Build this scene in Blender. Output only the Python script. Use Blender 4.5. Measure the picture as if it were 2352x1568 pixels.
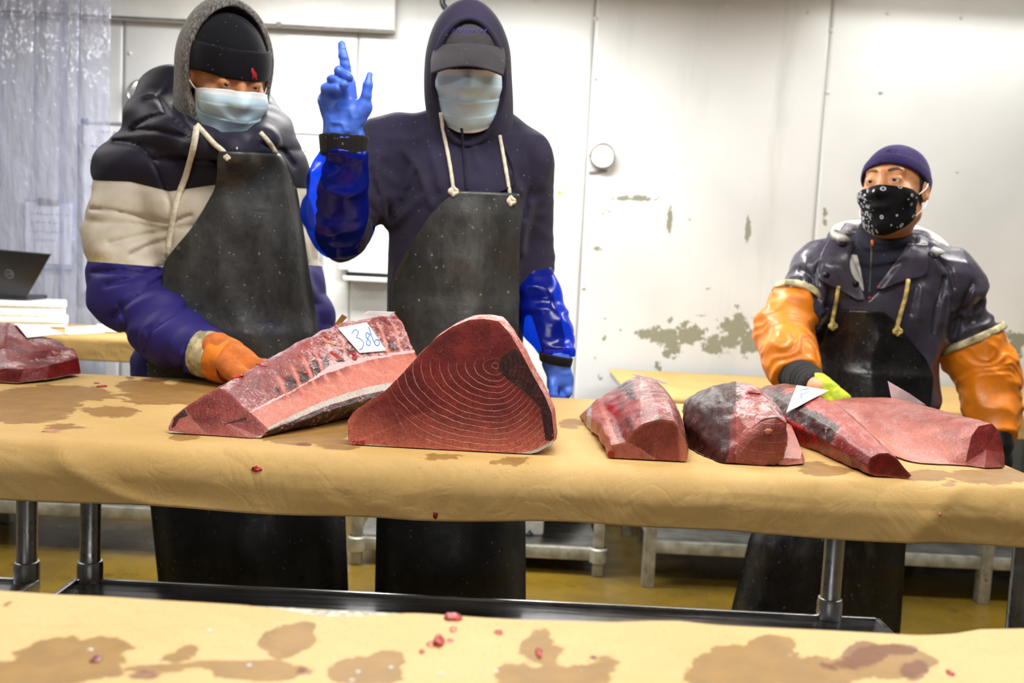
import bpy, bmesh, math, random
import numpy as np
from mathutils import Vector, Matrix

for _o in list(bpy.data.objects):
    bpy.data.objects.remove(_o, do_unlink=True)
scene = bpy.context.scene
COL = scene.collection

# ------------------------------------------------------------------ camera
F = 2150.0            # focal length in pixels of the 2352 px wide frame
CZ = 1.19
_p = math.atan(.0879)
_r = .05
FW = np.array([0, math.cos(_p), -math.sin(_p)])
_u0 = np.array([0, math.sin(_p), math.cos(_p)])
RT = math.cos(_r)*np.array([1., 0, 0])+math.sin(_r)*_u0
UP = math.cos(_r)*_u0-math.sin(_r)*np.array([1., 0, 0])
CAM = np.array([0, 0, CZ])
cd = bpy.data.cameras.new('camera')
cam = bpy.data.objects.new('camera', cd)
COL.objects.link(cam)
cam.matrix_world = Matrix(((RT[0], UP[0], -FW[0], 0), (RT[1], UP[1], -FW[1], 0), (RT[2], UP[2], -FW[2], CZ), (0, 0, 0, 1)))
cd.sensor_width = 36
cd.lens = F/2352*36
cd.clip_start = .05
cd.dof.use_dof = True
cd.dof.focus_distance = 1.4
cd.dof.aperture_fstop = 5.6
scene.camera = cam

# ------------------------------------------------------------------ world, exposure
w = bpy.data.worlds.new('world')
scene.world = w
w.use_nodes = True
w.node_tree.nodes['Background'].inputs[0].default_value = (.9, .95, 1, 1)
w.node_tree.nodes['Background'].inputs[1].default_value = .03
vs = scene.view_settings
vs.view_transform = 'Standard'
vs.look = 'None'
vs.gamma = 1
vs.use_curve_mapping = False
vs.exposure = -0.15

# ceiling lamps: (name, x, y, z, length x, width y, watts); each hangs in a fixture built further down; the front one is added fill
LAMPS = [
    ('over_workers', -.45, 3.30, 2.40, 1.5, .30, 74),
    ('over_fish', .15, 1.35, 2.40, 1.5, .30, 30),
    ('over_right_wall', 1.95, 3.90, 2.42, 1.25, .14, 5),
    ('over_right_worker', 1.7, 2.7, 2.40, 1.2, .30, 28),
    ('front_fill', -.2, -1.0, 2.40, 1.5, .30, 42),  # added fill behind the camera, in place of bounced flash
    ('over_left', -2.3, 2.6, 2.40, 1.2, .30, 20),
]
for nm, x, y, z, lx, ly, wt in LAMPS:
    ld = bpy.data.lights.new('ceiling_lamp_light', 'AREA')
    ld.shape = 'RECTANGLE'
    ld.size = lx
    ld.size_y = ly
    ld.energy = wt
    ld.color = (1, .985, .96)
    lo = bpy.data.objects.new('ceiling_lamp_light', ld)
    COL.objects.link(lo)
    lo.location = (x, y, z-.062)

# ------------------------------------------------------------------ pixel helpers (to place things on real surfaces)
def ray(px, py):
    return FW+RT*(px-1176)/F-UP*(py-784)/F

def aty(px, py, Y):
    d = ray(px, py)
    return CAM+d*Y/d[1]

def atz(px, py, Z):
    d = ray(px, py)
    return CAM+d*(Z-CZ)/d[2]

def proj(P):
    v = np.asarray(P, float)-CAM
    k = v@FW
    return 1176+F*(v@RT)/k, 784-F*(v@UP)/k

# ------------------------------------------------------------------ material helpers
def lin(c):
    c = [v/255 for v in c]
    return tuple([v/12.92 if v <= .04045 else ((v+.055)/1.055)**2.4 for v in c]+[1])

class NT:
    def __init__(s, name):
        s.m = bpy.data.materials.new(name)
        s.m.use_nodes = True
        s.t = s.m.node_tree
        s.b = s.t.nodes['Principled BSDF']
        s.out = s.t.nodes['Material Output']
        s.co = s.t.nodes.new('ShaderNodeTexCoord').outputs['Object']
    def n(s, typ, ins=None, **kw):
        nd = s.t.nodes.new(typ)
        for k, v in kw.items():
            setattr(nd, k, v)
        if ins:
            for k, v in ins.items():
                s.put(nd.inputs[k], v)
        return nd
    def put(s, sock, v):
        if hasattr(v, 'is_output'):
            s.t.links.new(v, sock)
        elif v is not None:
            if sock.type == 'RGBA' and len(v) == 3:
                v = lin(v)
            sock.default_value = v
    def math(s, op, a, b=None, c=None, clamp=False):
        nd = s.n('ShaderNodeMath', operation=op, use_clamp=clamp)
        for i, v in enumerate((a, b, c)):
            if v is not None:
                s.put(nd.inputs[i], v)
        return nd.outputs[0]
    def mix(s, f, a, b, blend='MIX'):
        nd = s.n('ShaderNodeMix', data_type='RGBA', blend_type=blend)
        s.put(nd.inputs[0], f); s.put(nd.inputs[6], a); s.put(nd.inputs[7], b)
        return nd.outputs[2]
    def attr(s, name):
        return s.n('ShaderNodeAttribute', attribute_name=name).outputs['Fac']
    def attrv(s, name):
        return s.n('ShaderNodeAttribute', attribute_name=name).outputs['Vector']
    def noise(s, scale, detail=4, rough=.55, vec=None, dist=0, stretch=None):
        v = vec or s.co
        if stretch:
            v = s.n('ShaderNodeMapping', {0: v, 3: stretch}).outputs[0]
        return s.n('ShaderNodeTexNoise', {'Vector': v, 'Scale': scale, 'Detail': detail, 'Roughness': rough, 'Distortion': dist}).outputs['Fac']
    def ss(s, v, lo, hi, a=0., b=1.):
        nd = s.n('ShaderNodeMapRange', {0: v, 1: lo, 2: hi, 3: a, 4: b}, interpolation_type='SMOOTHSTEP')
        return nd.outputs[0]
    def bump(s, h, strength=.3, dist=.01, normal=None):
        nd = s.n('ShaderNodeBump', {'Strength': strength, 'Distance': dist, 'Height': h})
        if normal is not None:
            s.put(nd.inputs['Normal'], normal)
        return nd.outputs[0]
    def fin(s, col=None, rough=.5, metal=0., normal=None, spec=None, **kw):
        if col is not None: s.put(s.b.inputs['Base Color'], col)
        s.put(s.b.inputs['Roughness'], rough)
        s.put(s.b.inputs['Metallic'], metal)
        if normal is not None: s.put(s.b.inputs['Normal'], normal)
        if spec is not None: s.put(s.b.inputs['Specular IOR Level'], spec)
        for k, v in kw.items():
            s.put(s.b.inputs[k.replace('_', ' ')], v)
        return s.m

def simple(name, col, rough=.5, metal=0., var=.12, scale=20, bump=0., bscale=60, spec=None, **kw):
    t = NT(name)
    nz = t.noise(scale, 4)
    d = tuple(max(0, c*(1-var*1.6)) for c in col)
    l = tuple(min(255, c*(1+var*.8)) for c in col)
    c = t.mix(t.ss(nz, .3, .7), d, l)
    nm = t.bump(t.noise(bscale, 3), bump, .004) if bump else None
    return t.fin(c, rough, metal, nm, spec, **kw)

# ------------------------------------------------------------------ mesh helpers
def link(o, parent=None):
    COL.objects.link(o)
    if parent is not None:
        o.parent = parent
    return o

def add(name, V, Fc, mat, parent=None, smooth=True, attrs=None, at=None):
    """one mesh object; `at` moves the object's origin there"""
    V = np.asarray(V, float)
    org = np.zeros(3)
    if parent is not None:
        q = parent
        while q is not None:
            org = org+np.array(q.location)
            q = q.parent
    o_at = org if at is None else np.asarray(at, float)
    me = bpy.data.meshes.new(name)
    Vl = V-o_at
    if isinstance(Fc, np.ndarray):
        k = Fc.shape[1]
        me.vertices.add(len(Vl)); me.vertices.foreach_set('co', Vl.astype(np.float32).ravel())
        me.loops.add(Fc.size); me.loops.foreach_set('vertex_index', Fc.astype(np.int32).ravel())
        me.polygons.add(len(Fc))
        me.polygons.foreach_set('loop_start', np.arange(0, Fc.size, k, dtype=np.int32))
        me.polygons.foreach_set('loop_total', np.full(len(Fc), k, dtype=np.int32))
        me.update(calc_edges=True)
        me.validate()
    else:
        me.from_pydata([tuple(v) for v in Vl], [], [tuple(int(i) for i in f) for f in Fc])
        me.update()
    if smooth:
        me.polygons.foreach_set('use_smooth', np.ones(len(me.polygons), dtype=bool))
    for k, a in (attrs or {}).items():
        a = np.asarray(a, np.float32)
        if a.ndim == 1:
            at_ = me.attributes.new(k, 'FLOAT', 'POINT'); at_.data.foreach_set('value', a)
        else:
            at_ = me.attributes.new(k, 'FLOAT_VECTOR', 'POINT'); at_.data.foreach_set('vector', a.ravel())
    me.materials.append(mat)
    o = bpy.data.objects.new(name, me)
    link(o, parent)
    o.location = o_at-org if parent is not None else o_at
    return o

def empty(name, loc):
    o = bpy.data.objects.new(name, None)
    COL.objects.link(o)
    o.location = loc
    o.empty_display_size = .05
    bpy.context.view_layer.update()
    return o

def tag(o, label, cat, group=None, kind=None):
    if label: o['label'] = label
    if cat: o['category'] = cat
    if group: o['group'] = group
    if kind: o['kind'] = kind
    return o

class MB:
    """collects primitive shapes into one mesh"""
    def __init__(s): s.V = []; s.F = []
    def put(s, V, Fc):
        k = len(s.V)
        s.V += [tuple(v) for v in V]
        s.F += [tuple(i+k for i in f) for f in Fc]
        return s
    def box(s, lo, hi, bev=0., M=None, seg=2):
        bm = bmesh.new()
        bmesh.ops.create_cube(bm, size=1)
        lo = Vector(lo); hi = Vector(hi)
        for v in bm.verts:
            v.co = Vector([lo[i]+(v.co[i]+.5)*(hi[i]-lo[i]) for i in range(3)])
        if bev:
            bmesh.ops.bevel(bm, geom=bm.edges[:], offset=bev, segments=seg, profile=.5, affect='EDGES')
        s.bm(bm, M); return s
    def bm(s, bm, M=None):
        bm.verts.index_update()
        V = [tuple(M @ v.co) if M else tuple(v.co) for v in bm.verts]
        s.put(V, [[v.index for v in f.verts] for f in bm.faces]); bm.free()
    def tube(s, pts, rad, n=16, cap=True):
        pts = [np.asarray(p, float) for p in pts]
        m = len(pts)
        rad = [rad]*m if np.isscalar(rad) else rad
        t0 = pts[1]-pts[0]
        ref = np.array([0, 0, 1.]) if abs(t0[2]) < .9*np.linalg.norm(t0) else np.array([1., 0, 0])
        V = []
        u = None
        for i in range(m):
            t = pts[min(i+1, m-1)]-pts[max(i-1, 0)]
            t = t/np.linalg.norm(t)
            if u is None:
                u = np.cross(ref, t)
            u = u-t*(u@t); u /= np.linalg.norm(u)
            v = np.cross(t, u)
            for k in range(n):
                a = 2*math.pi*k/n
                V.append(pts[i]+rad[i]*(math.cos(a)*u+math.sin(a)*v))
        Fc = []
        for i in range(m-1):
            for k in range(n):
                Fc.append((i*n+k, i*n+(k+1) % n, (i+1)*n+(k+1) % n, (i+1)*n+k))
        if cap:
            Fc.append(tuple(range(n))[::-1]); Fc.append(tuple((m-1)*n+k for k in range(n)))
        return s.put(V, Fc)
    def lathe(s, prof, c=(0, 0, 0), axis='z', n=32):
        V = []; Fc = []
        for r, h in prof:
            for k in range(n):
                a = 2*math.pi*k/n
                p = (r*math.cos(a), r*math.sin(a), h) if axis == 'z' else (r*math.cos(a), h, r*math.sin(a))
                V.append((p[0]+c[0], p[1]+c[1], p[2]+c[2]))
        for i in range(len(prof)-1):
            for k in range(n):
                f = (i*n+k, i*n+(k+1) % n, (i+1)*n+(k+1) % n, (i+1)*n+k)
                Fc.append(f if axis == 'z' else f[::-1])
        return s.put(V, Fc)
    def make(s, name, mat, parent=None, smooth=False, at=None):
        o = add(name, s.V, s.F, mat, parent, smooth, at=at)
        if smooth == 'auto':
            o.data.polygons.foreach_set('use_smooth', np.ones(len(o.data.polygons), dtype=bool))
            try:
                o.data.set_sharp_from_angle(angle=math.radians(35))
            except Exception:
                pass
        return o

# ------------------------------------------------------------------ numpy noise and implicit surfaces
_rng = np.random.RandomState(7)
_LAT = _rng.rand(32, 32, 32).astype(np.float32)

def vnoise(P, s=1., seed=0):
    """smooth value noise in -1..1; s: frequency (scalar or 3)"""
    Q = np.asarray(P)*np.asarray(s)+seed*7.31
    i = np.floor(Q).astype(np.int64)
    f = (Q-i)
    f = f*f*(3-2*f)
    i0 = i & 31; i1 = (i+1) & 31
    x0, y0, z0 = i0[:, 0], i0[:, 1], i0[:, 2]
    x1, y1, z1 = i1[:, 0], i1[:, 1], i1[:, 2]
    fx, fy, fz = f[:, 0], f[:, 1], f[:, 2]
    L = _LAT
    a = L[x0, y0, z0]*(1-fx)+L[x1, y0, z0]*fx
    b = L[x0, y1, z0]*(1-fx)+L[x1, y1, z0]*fx
    c = L[x0, y0, z1]*(1-fx)+L[x1, y0, z1]*fx
    d = L[x0, y1, z1]*(1-fx)+L[x1, y1, z1]*fx
    return 2*((a*(1-fy)+b*fy)*(1-fz)+(c*(1-fy)+d*fy)*fz)-1

def ridge(P, s, seed=0):
    return 1-np.abs(vnoise(P, s, seed))*2

def smin(a, b, k):
    h = np.clip(.5+.5*(b-a)/k, 0, 1)
    return b*(1-h)+a*h-k*h*(1-h)

def smax(a, b, k):
    return -smin(-a, -b, k)

def cone(P, a, b, ra, rb):
    """capsule from a to b with radii ra, rb"""
    a = np.asarray(a, float); b = np.asarray(b, float)
    ab = b-a
    t = np.clip(((P-a)@ab)/(ab@ab), 0, 1)
    return np.sqrt((((P-a)-t[:, None]*ab)**2).sum(1))-(ra+(rb-ra)*t)

def chain(P, pts, rad, k=.02):
    d = None
    for i in range(len(pts)-1):
        e = cone(P, pts[i], pts[i+1], rad[i], rad[i+1])
        d = e if d is None else smin(d, e, k)
    return d

def ell(P, c, r, R=None):
    Q = P-np.asarray(c, float)
    if R is not None:
        Q = Q@R
    r = np.asarray(r, float)
    k0 = np.sqrt(((Q/r)**2).sum(1))
    k1 = np.sqrt(((Q/(r*r))**2).sum(1))+1e-9
    return np.where(k0 > 1e-4, k0*(k0-1)/k1, -r.min())

def loft(P, keys, n=2.4):
    """stack of ellipses: keys (z, cx, cy, a, b) bottom to top"""
    K = np.array(sorted(keys), float)
    z = P[:, 2]
    zc = np.clip(z, K[0, 0], K[-1, 0])
    cx, cy, a, b = [np.interp(zc, K[:, 0], K[:, i]) for i in (1, 2, 3, 4)]
    q = (np.abs((P[:, 0]-cx)/a)**n+np.abs((P[:, 1]-cy)/b)**n)**(1/n)
    d = (q-1)*np.minimum(a, b)
    dz = np.abs(z-zc)
    return np.where(dz > 0, np.sqrt(np.maximum(d, 0)**2+dz**2)+np.minimum(d, 0)*0, d)

def rbox(P, c, h, r, R=None):
    Q = P-np.asarray(c, float)
    if R is not None:
        Q = Q@R
    q = np.abs(Q)-(np.asarray(h, float)-r)
    return np.sqrt((np.maximum(q, 0)**2).sum(1))+np.minimum(q.max(1), 0)-r

def isosurf(fn, lo, hi, h):
    """surface-nets mesh of fn(P)=0 inside the box"""
    lo = np.asarray(lo, float); hi = np.asarray(hi, float)
    n = np.ceil((hi-lo)/h).astype(int)+1
    st = 4
    n = ((n+st-1)//st)*st+1
    ax = [lo[i]+h*np.arange(n[i]) for i in range(3)]
    ca = [a[::st] for a in ax]
    G = np.stack(np.meshgrid(*ca, indexing='ij'), -1).reshape(-1, 3)
    c = fn(G).reshape([len(a) for a in ca])
    m = np.stack([c[i:c.shape[0]-1+i, j:c.shape[1]-1+j, k:c.shape[2]-1+k] for i in (0, 1) for j in (0, 1) for k in (0, 1)], -1)
    act = (np.abs(m).min(-1) < h*st*1.3) | ((m.min(-1) < 0) & (m.max(-1) > 0))
    D = np.full(n, 1., np.float32)
    sg = np.where(m.mean(-1) < 0, -1., 1.)
    D[:-1, :-1, :-1] = np.repeat(np.repeat(np.repeat(sg, st, 0), st, 1), st, 2)
    need = np.zeros(n, bool)
    big = np.repeat(np.repeat(np.repeat(act, st, 0), st, 1), st, 2)
    for i in (0, 1):
        for j in (0, 1):
            for k in (0, 1):
                need[i:n[0]-1+i, j:n[1]-1+j, k:n[2]-1+k] |= big
    idx = np.argwhere(need)
    P = lo+idx*h
    D[need] = np.concatenate([fn(P[i:i+200000]) for i in range(0, len(P), 200000)])
    D[0] = np.maximum(D[0], h); D[-1] = np.maximum(D[-1], h)
    D[:, 0] = np.maximum(D[:, 0], h); D[:, -1] = np.maximum(D[:, -1], h)
    D[:, :, 0] = np.maximum(D[:, :, 0], h); D[:, :, -1] = np.maximum(D[:, :, -1], h)
    S = D < 0
    cc = S[:-1, :-1, :-1].astype(np.int8)
    tot = np.zeros_like(cc)
    for i in (0, 1):
        for j in (0, 1):
            for k in (0, 1):
                tot += S[i:n[0]-1+i, j:n[1]-1+j, k:n[2]-1+k]
    cell = (tot > 0) & (tot < 8)
    ci = np.argwhere(cell)
    vid = np.full(cell.shape, -1, np.int64)
    vid[cell] = np.arange(len(ci))
    acc = np.zeros((len(ci), 3)); cnt = np.zeros(len(ci))
    cor = [(i, j, k) for i in (0, 1) for j in (0, 1) for k in (0, 1)]
    vals = [D[ci[:, 0]+i, ci[:, 1]+j, ci[:, 2]+k] for i, j, k in cor]
    for p in range(8):
        for q in range(p+1, 8):
            A = np.array(cor[p]); B = np.array(cor[q])
            if np.abs(A-B).sum() != 1: continue
            va, vb = vals[p], vals[q]
            cr = (va < 0) != (vb < 0)
            t = np.where(cr, va/np.where(cr, va-vb, 1), 0)
            acc += np.where(cr[:, None], A+t[:, None]*(B-A), 0)
            cnt += cr
    V = lo+(ci+acc/np.maximum(cnt, 1)[:, None])*h
    Fs = []
    for a in range(3):
        b, c2 = (a+1) % 3, (a+2) % 3
        sl0 = [slice(None)]*3; sl1 = [slice(None)]*3
        sl0[a] = slice(0, n[a]-1); sl1[a] = slice(1, n[a])
        e = np.argwhere(S[tuple(sl0)] != S[tuple(sl1)])
        if len(e) == 0: continue
        ok = (e[:, b] > 0) & (e[:, c2] > 0) & (e[:, b] < n[b]-1) & (e[:, c2] < n[c2]-1)
        e = e[ok]
        ins = S[e[:, 0], e[:, 1], e[:, 2]]
        ids = []
        for ob, oc in ((0, 0), (-1, 0), (-1, -1), (0, -1)):
            x = e.copy(); x[:, b] += ob; x[:, c2] += oc
            ids.append(vid[x[:, 0], x[:, 1], x[:, 2]])
        Q = np.stack(ids, 1)
        Q = np.where(ins[:, None], Q, Q[:, ::-1])
        Fs.append(Q)
    Fq = np.concatenate(Fs)
    Fq = Fq[(Fq >= 0).all(1)]
    # two relax steps
    for _ in range(1):
        s = np.zeros_like(V); c = np.zeros(len(V))
        for i in range(4):
            np.add.at(s, Fq[:, i], V[Fq[:, (i+1) % 4]]); np.add.at(c, Fq[:, i], 1)
        V = V*.5+.5*s/np.maximum(c, 1)[:, None]
    return V, Fq

def sdf(name, fn, lo, hi, h, mat, parent=None, attrs=None, at=None):
    V, Fq = isosurf(fn, lo, hi, h)
    A = {k: f(V) for k, f in (attrs or {}).items()}
    return add(name, V, Fq, mat, parent, True, A, at)

def ribbon(pts, wid, nrm, th=.0015):
    """flat strip with thickness along pts; nrm: facing direction"""
    pts = [np.asarray(p, float) for p in pts]
    nrm = np.asarray(nrm, float)
    V = []; Fc = []
    m = len(pts)
    for i in range(m):
        t = pts[min(i+1, m-1)]-pts[max(i-1, 0)]
        t /= np.linalg.norm(t)
        s = np.cross(t, nrm); s /= np.linalg.norm(s)
        nn = np.cross(s, t)
        wd = wid if np.isscalar(wid) else wid[i]
        for a, b in ((-1, -1), (1, -1), (1, 1), (-1, 1)):
            V.append(pts[i]+s*wd/2*a+nn*th/2*b)
    for i in range(m-1):
        for k in range(4):
            Fc.append((i*4+k, i*4+(k+1) % 4, (i+1)*4+(k+1) % 4, (i+1)*4+k))
    Fc += [(3, 2, 1, 0), tuple((m-1)*4+k for k in range(4))]
    return V, Fc

def catmull(pts, n=8):
    pts = [np.asarray(p, float) for p in pts]
    P = [2*pts[0]-pts[1]]+pts+[2*pts[-1]-pts[-2]]
    out = []
    for i in range(1, len(P)-2):
        for k in range(n):
            t = k/n
            out.append(.5*((2*P[i])+(-P[i-1]+P[i+1])*t+(2*P[i-1]-5*P[i]+4*P[i+1]-P[i+2])*t*t+(-P[i-1]+3*P[i]-3*P[i+1]+P[i+2])*t**3))
    out.append(pts[-1])
    return out

def sheet(name, grid, th, mat, parent=None, attrs=None, at=None):
    """closed thin sheet from a (m,n,3) grid; thickness th opposite to the face normal"""
    g = np.asarray(grid, float)
    m, n = g.shape[:2]
    du = np.gradient(g, axis=0); dv = np.gradient(g, axis=1)
    nr = np.cross(du, dv)
    nr /= np.linalg.norm(nr, axis=2, keepdims=True)+1e-12
    V = np.concatenate([g.reshape(-1, 3), (g-nr*th).reshape(-1, 3)])
    I = np.arange(m*n).reshape(m, n)
    a, b, c, d = I[:-1, :-1].ravel(), I[1:, :-1].ravel(), I[1:, 1:].ravel(), I[:-1, 1:].ravel()
    N = m*n
    Fs = [np.stack([a, b, c, d], 1), np.stack([d, c, b, a], 1)+N]
    def edge(i):
        return np.stack([i[1:], i[:-1], i[:-1]+N, i[1:]+N], 1)
    Fs += [edge(I[0, :])[:, ::-1], edge(I[-1, :]), edge(I[:, 0]), edge(I[:, -1])[:, ::-1]]
    A = {k: np.concatenate([np.asarray(v).reshape(N, -1)]*2).squeeze() for k, v in (attrs or {}).items()}
    return add(name, V, np.concatenate(Fs), mat, parent, True, A, at)

def blobs(px, py, L):
    """soft union of ellipses in photo coordinates: (cx, cy, rx, ry[, strength]); 1 in the middle, 0 at the rim, negative outside"""
    v = np.full(px.shape, -2.)
    for b in L:
        s = b[4] if len(b) > 4 else 1.
        v = np.maximum(v, s*(1-np.sqrt(((px-b[0])/b[2])**2+((py-b[1])/b[3])**2)))
    return v
# ================================================================== materials
def wall_mat():
    t = NT('painted_metal_wall')
    big = t.noise(1.1, 3)
    fine = t.noise(26, 5, .65)
    med = t.noise(55, 4, .7)
    pe = t.attr('peel')
    k = t.math('ADD', pe, t.math('MULTIPLY', t.math('SUBTRACT', fine, .5), 2.6))
    k = t.math('ADD', k, t.math('MULTIPLY', t.math('SUBTRACT', med, .5), 1.2))
    mask = t.ss(k, -.02, .10)
    base = t.mix(t.ss(big, .3, .7), (203, 205, 205), (222, 223, 222))
    base = t.mix(t.ss(t.noise(3, 5, .7, stretch=(1, 1, .12)), .55, .8), base, (192, 194, 190))
    speck = t.mix(t.noise(220, 2), (112, 114, 96), (160, 160, 142))
    col = t.mix(mask, base, speck)
    rough = t.mix(mask, (95, 95, 95), (190, 190, 190))
    h = t.math('ADD', t.math('MULTIPLY', mask, -1.), t.math('MULTIPLY', t.noise(7, 3), .6))
    return t.fin(col, t.ss(mask, 0, 1, .33, .8), 0, t.bump(h, .25, .004))

def paper_mat(name, a=(206, 172, 111), b=(192, 155, 93), stain=(126, 90, 40), blood=(104, 44, 26)):
    t = NT(name)
    grain = t.noise(420, 3, .7)
    cl = t.noise(5, 4)
    fib = t.noise(90, 5, .75)
    base = t.mix(t.ss(cl, .25, .75), a, b)
    base = t.mix(t.ss(grain, .3, .75, 0, .28), base, tuple(c*.72 for c in a))
    st = t.attr('stain')
    wob = t.math('ADD', t.math('MULTIPLY', t.math('SUBTRACT', t.noise(16, 6, .62, dist=.6), .5), 1.5), t.math('MULTIPLY', t.math('SUBTRACT', fib, .5), .35))
    m = t.ss(t.math('ADD', st, wob), .02, .10)
    inner = t.ss(t.noise(30, 4), .35, .7)
    scol = t.mix(inner, stain, tuple(min(255, c*1.14) for c in stain))
    col = t.mix(t.math('MULTIPLY', m, .82), base, scol)
    bl = t.attr('blood')
    mb = t.ss(t.math('ADD', bl, wob), .05, .16)
    col = t.mix(t.math('MULTIPLY', mb, .72), col, blood)
    speck = t.ss(t.noise(260, 1, .3), .74, .78)
    col = t.mix(t.math('MULTIPLY', speck, .35), col, (120, 85, 45))
    wet = t.math('MAXIMUM', m, mb)
    r1 = t.math('ABSOLUTE', t.math('SUBTRACT', t.noise(5.5, 3, .5, dist=1.2), .5))
    r2 = t.math('ABSOLUTE', t.math('SUBTRACT', t.noise(13, 3, .5, dist=.8), .5))
    ck = t.math('ADD', t.ss(r1, 0, .10), t.math('MULTIPLY', t.ss(r2, 0, .10), .35))
    nm = t.bump(ck, .11, .010)
    nm = t.bump(t.math('ADD', fib, t.math('MULTIPLY', cl, 1.5)), .10, .003, nm)
    return t.fin(col, t.ss(wet, 0, 1, .65, .5), 0, nm, .3)

def steel_mat(name='brushed_steel', col=(188, 188, 186), rough=.3):
    t = NT(name)
    s = t.noise(60, 4, .6, stretch=(.06, 1, 1))
    c = t.mix(t.ss(t.noise(9, 4), .35, .7), col, tuple(v*.82 for v in col))
    return t.fin(c, t.ss(s, .3, .7, rough*.8, rough*1.35), 1., t.bump(s, .03, .002))

def alu_mat():
    t = NT('weathered_aluminium')
    rust = t.ss(t.noise(8, 5, .7), .66, .72)
    c = t.mix(t.ss(t.noise(24, 4), .3, .7), (150, 150, 138), (196, 196, 184))
    c = t.mix(t.math('MULTIPLY', rust, .8), c, (120, 66, 22))
    return t.fin(c, .5, .35, t.bump(t.noise(90, 3), .1, .003))

def floor_mat():
    t = NT('wet_yellow_floor')
    a = t.noise(1.6, 5, .65); b = t.noise(7, 5, .7); g = t.noise(160, 3, .7)
    c = t.mix(t.ss(a, .35, .65), (134, 108, 34), (96, 78, 28))
    c = t.mix(t.ss(b, .52, .72, 0, .7), c, (70, 52, 20))
    c = t.mix(t.ss(g, .4, .8, 0, .4), c, (150, 124, 60))
    c = t.mix(t.ss(t.noise(3.3, 5, .7), .62, .70, 0, .55), c, (118, 58, 14))
    return t.fin(c, t.ss(a, .4, .62, .12, .42), 0, t.bump(g, .12, .003))

M_WALL = wall_mat()
M_PAPER = paper_mat('kraft_paper')
M_PAPER_FORE = paper_mat('kraft_paper_fore', (222, 192, 138), (212, 180, 122), (132, 97, 42), (100, 40, 18))
M_STEEL = steel_mat()
M_SHELF = steel_mat('shelf_steel', (196, 196, 204), .2)
M_ALU = alu_mat()
M_FLOOR = floor_mat()
M_WHITE = simple('white_paint', (226, 226, 224), .45, var=.04, scale=3)
M_DIM = simple('grey_wall_paint', (120, 122, 124), .6, var=.05, scale=2)
M_CEIL = simple('ceiling_paint', (216, 217, 216), .6, var=.05, scale=2)
M_FOAM = simple('white_foam', (240, 240, 238), .7, var=.03, scale=60, bump=.15, bscale=240)
M_TAG = simple('tag_paper', (238, 237, 240), .6, var=.04, scale=30)
M_SHEETP = simple('office_paper', (236, 237, 242), .6, var=.03, scale=10)
M_BLACKP = simple('black_plastic', (26, 26, 28), .4, var=.1, scale=30)
M_LAPTOP = simple('laptop_shell', (38, 38, 44), .38, var=.1, scale=90)
M_GREY = simple('grey_trim', (120, 118, 116), .5, .2, var=.1)
M_BOARD = simple('cutting_board', (206, 200, 180), .6, var=.18, scale=140, bump=.3, bscale=200)
M_INK = simple('blue_ink', (60, 120, 196), .6, var=.05)
M_INKDARK = simple('dark_marker', (60, 66, 84), .6, var=.05)
M_INKRED = simple('red_marker', (206, 70, 70), .6, var=.05)
M_INKPALE = simple('pale_blue_marker', (150, 160, 206), .6, var=.05)

def glow_mat(name, col, s):
    t = NT(name)
    return t.fin(col, .5, 0, Emission_Color=col, Emission_Strength=s)
M_TUBE = glow_mat('lamp_diffuser', (255, 252, 245), 6.)

# ================================================================== the room
WY = 4.2
CEIL = 2.46
o = MB().box((-3.6, -3, -.06), (3.4, 4.35, 0)).make('floor', M_FLOOR)
tag(o, 'wet yellow-brown coated concrete floor under the tables', None, kind='structure')
o = MB().box((-3.6, -3, CEIL), (3.4, 4.35, CEIL+.06)).make('ceiling', M_CEIL)
tag(o, 'pale painted ceiling of the cold room', None, kind='structure')
wb = MB().box((-3.6, WY+.012, 0), (3.4, WY+.15, CEIL)).make('wall_back', simple('wall_backing', (150, 150, 150), .6))
tag(wb, 'pale grey metal panel wall with peeling paint behind the workers', None, kind='structure')
for nm, lo, hi in (('wall_left', (-3.6, -3, 0), (-3.5, 4.3, CEIL)), ('wall_right', (3.3, -3, 0), (3.4, 4.3, CEIL)), ('wall_front', (-3.6, -3.1, 0), (3.4, -3, CEIL))):
    o = MB().box(lo, hi).make(nm, M_DIM)
    tag(o, None, None, kind='structure')

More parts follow.
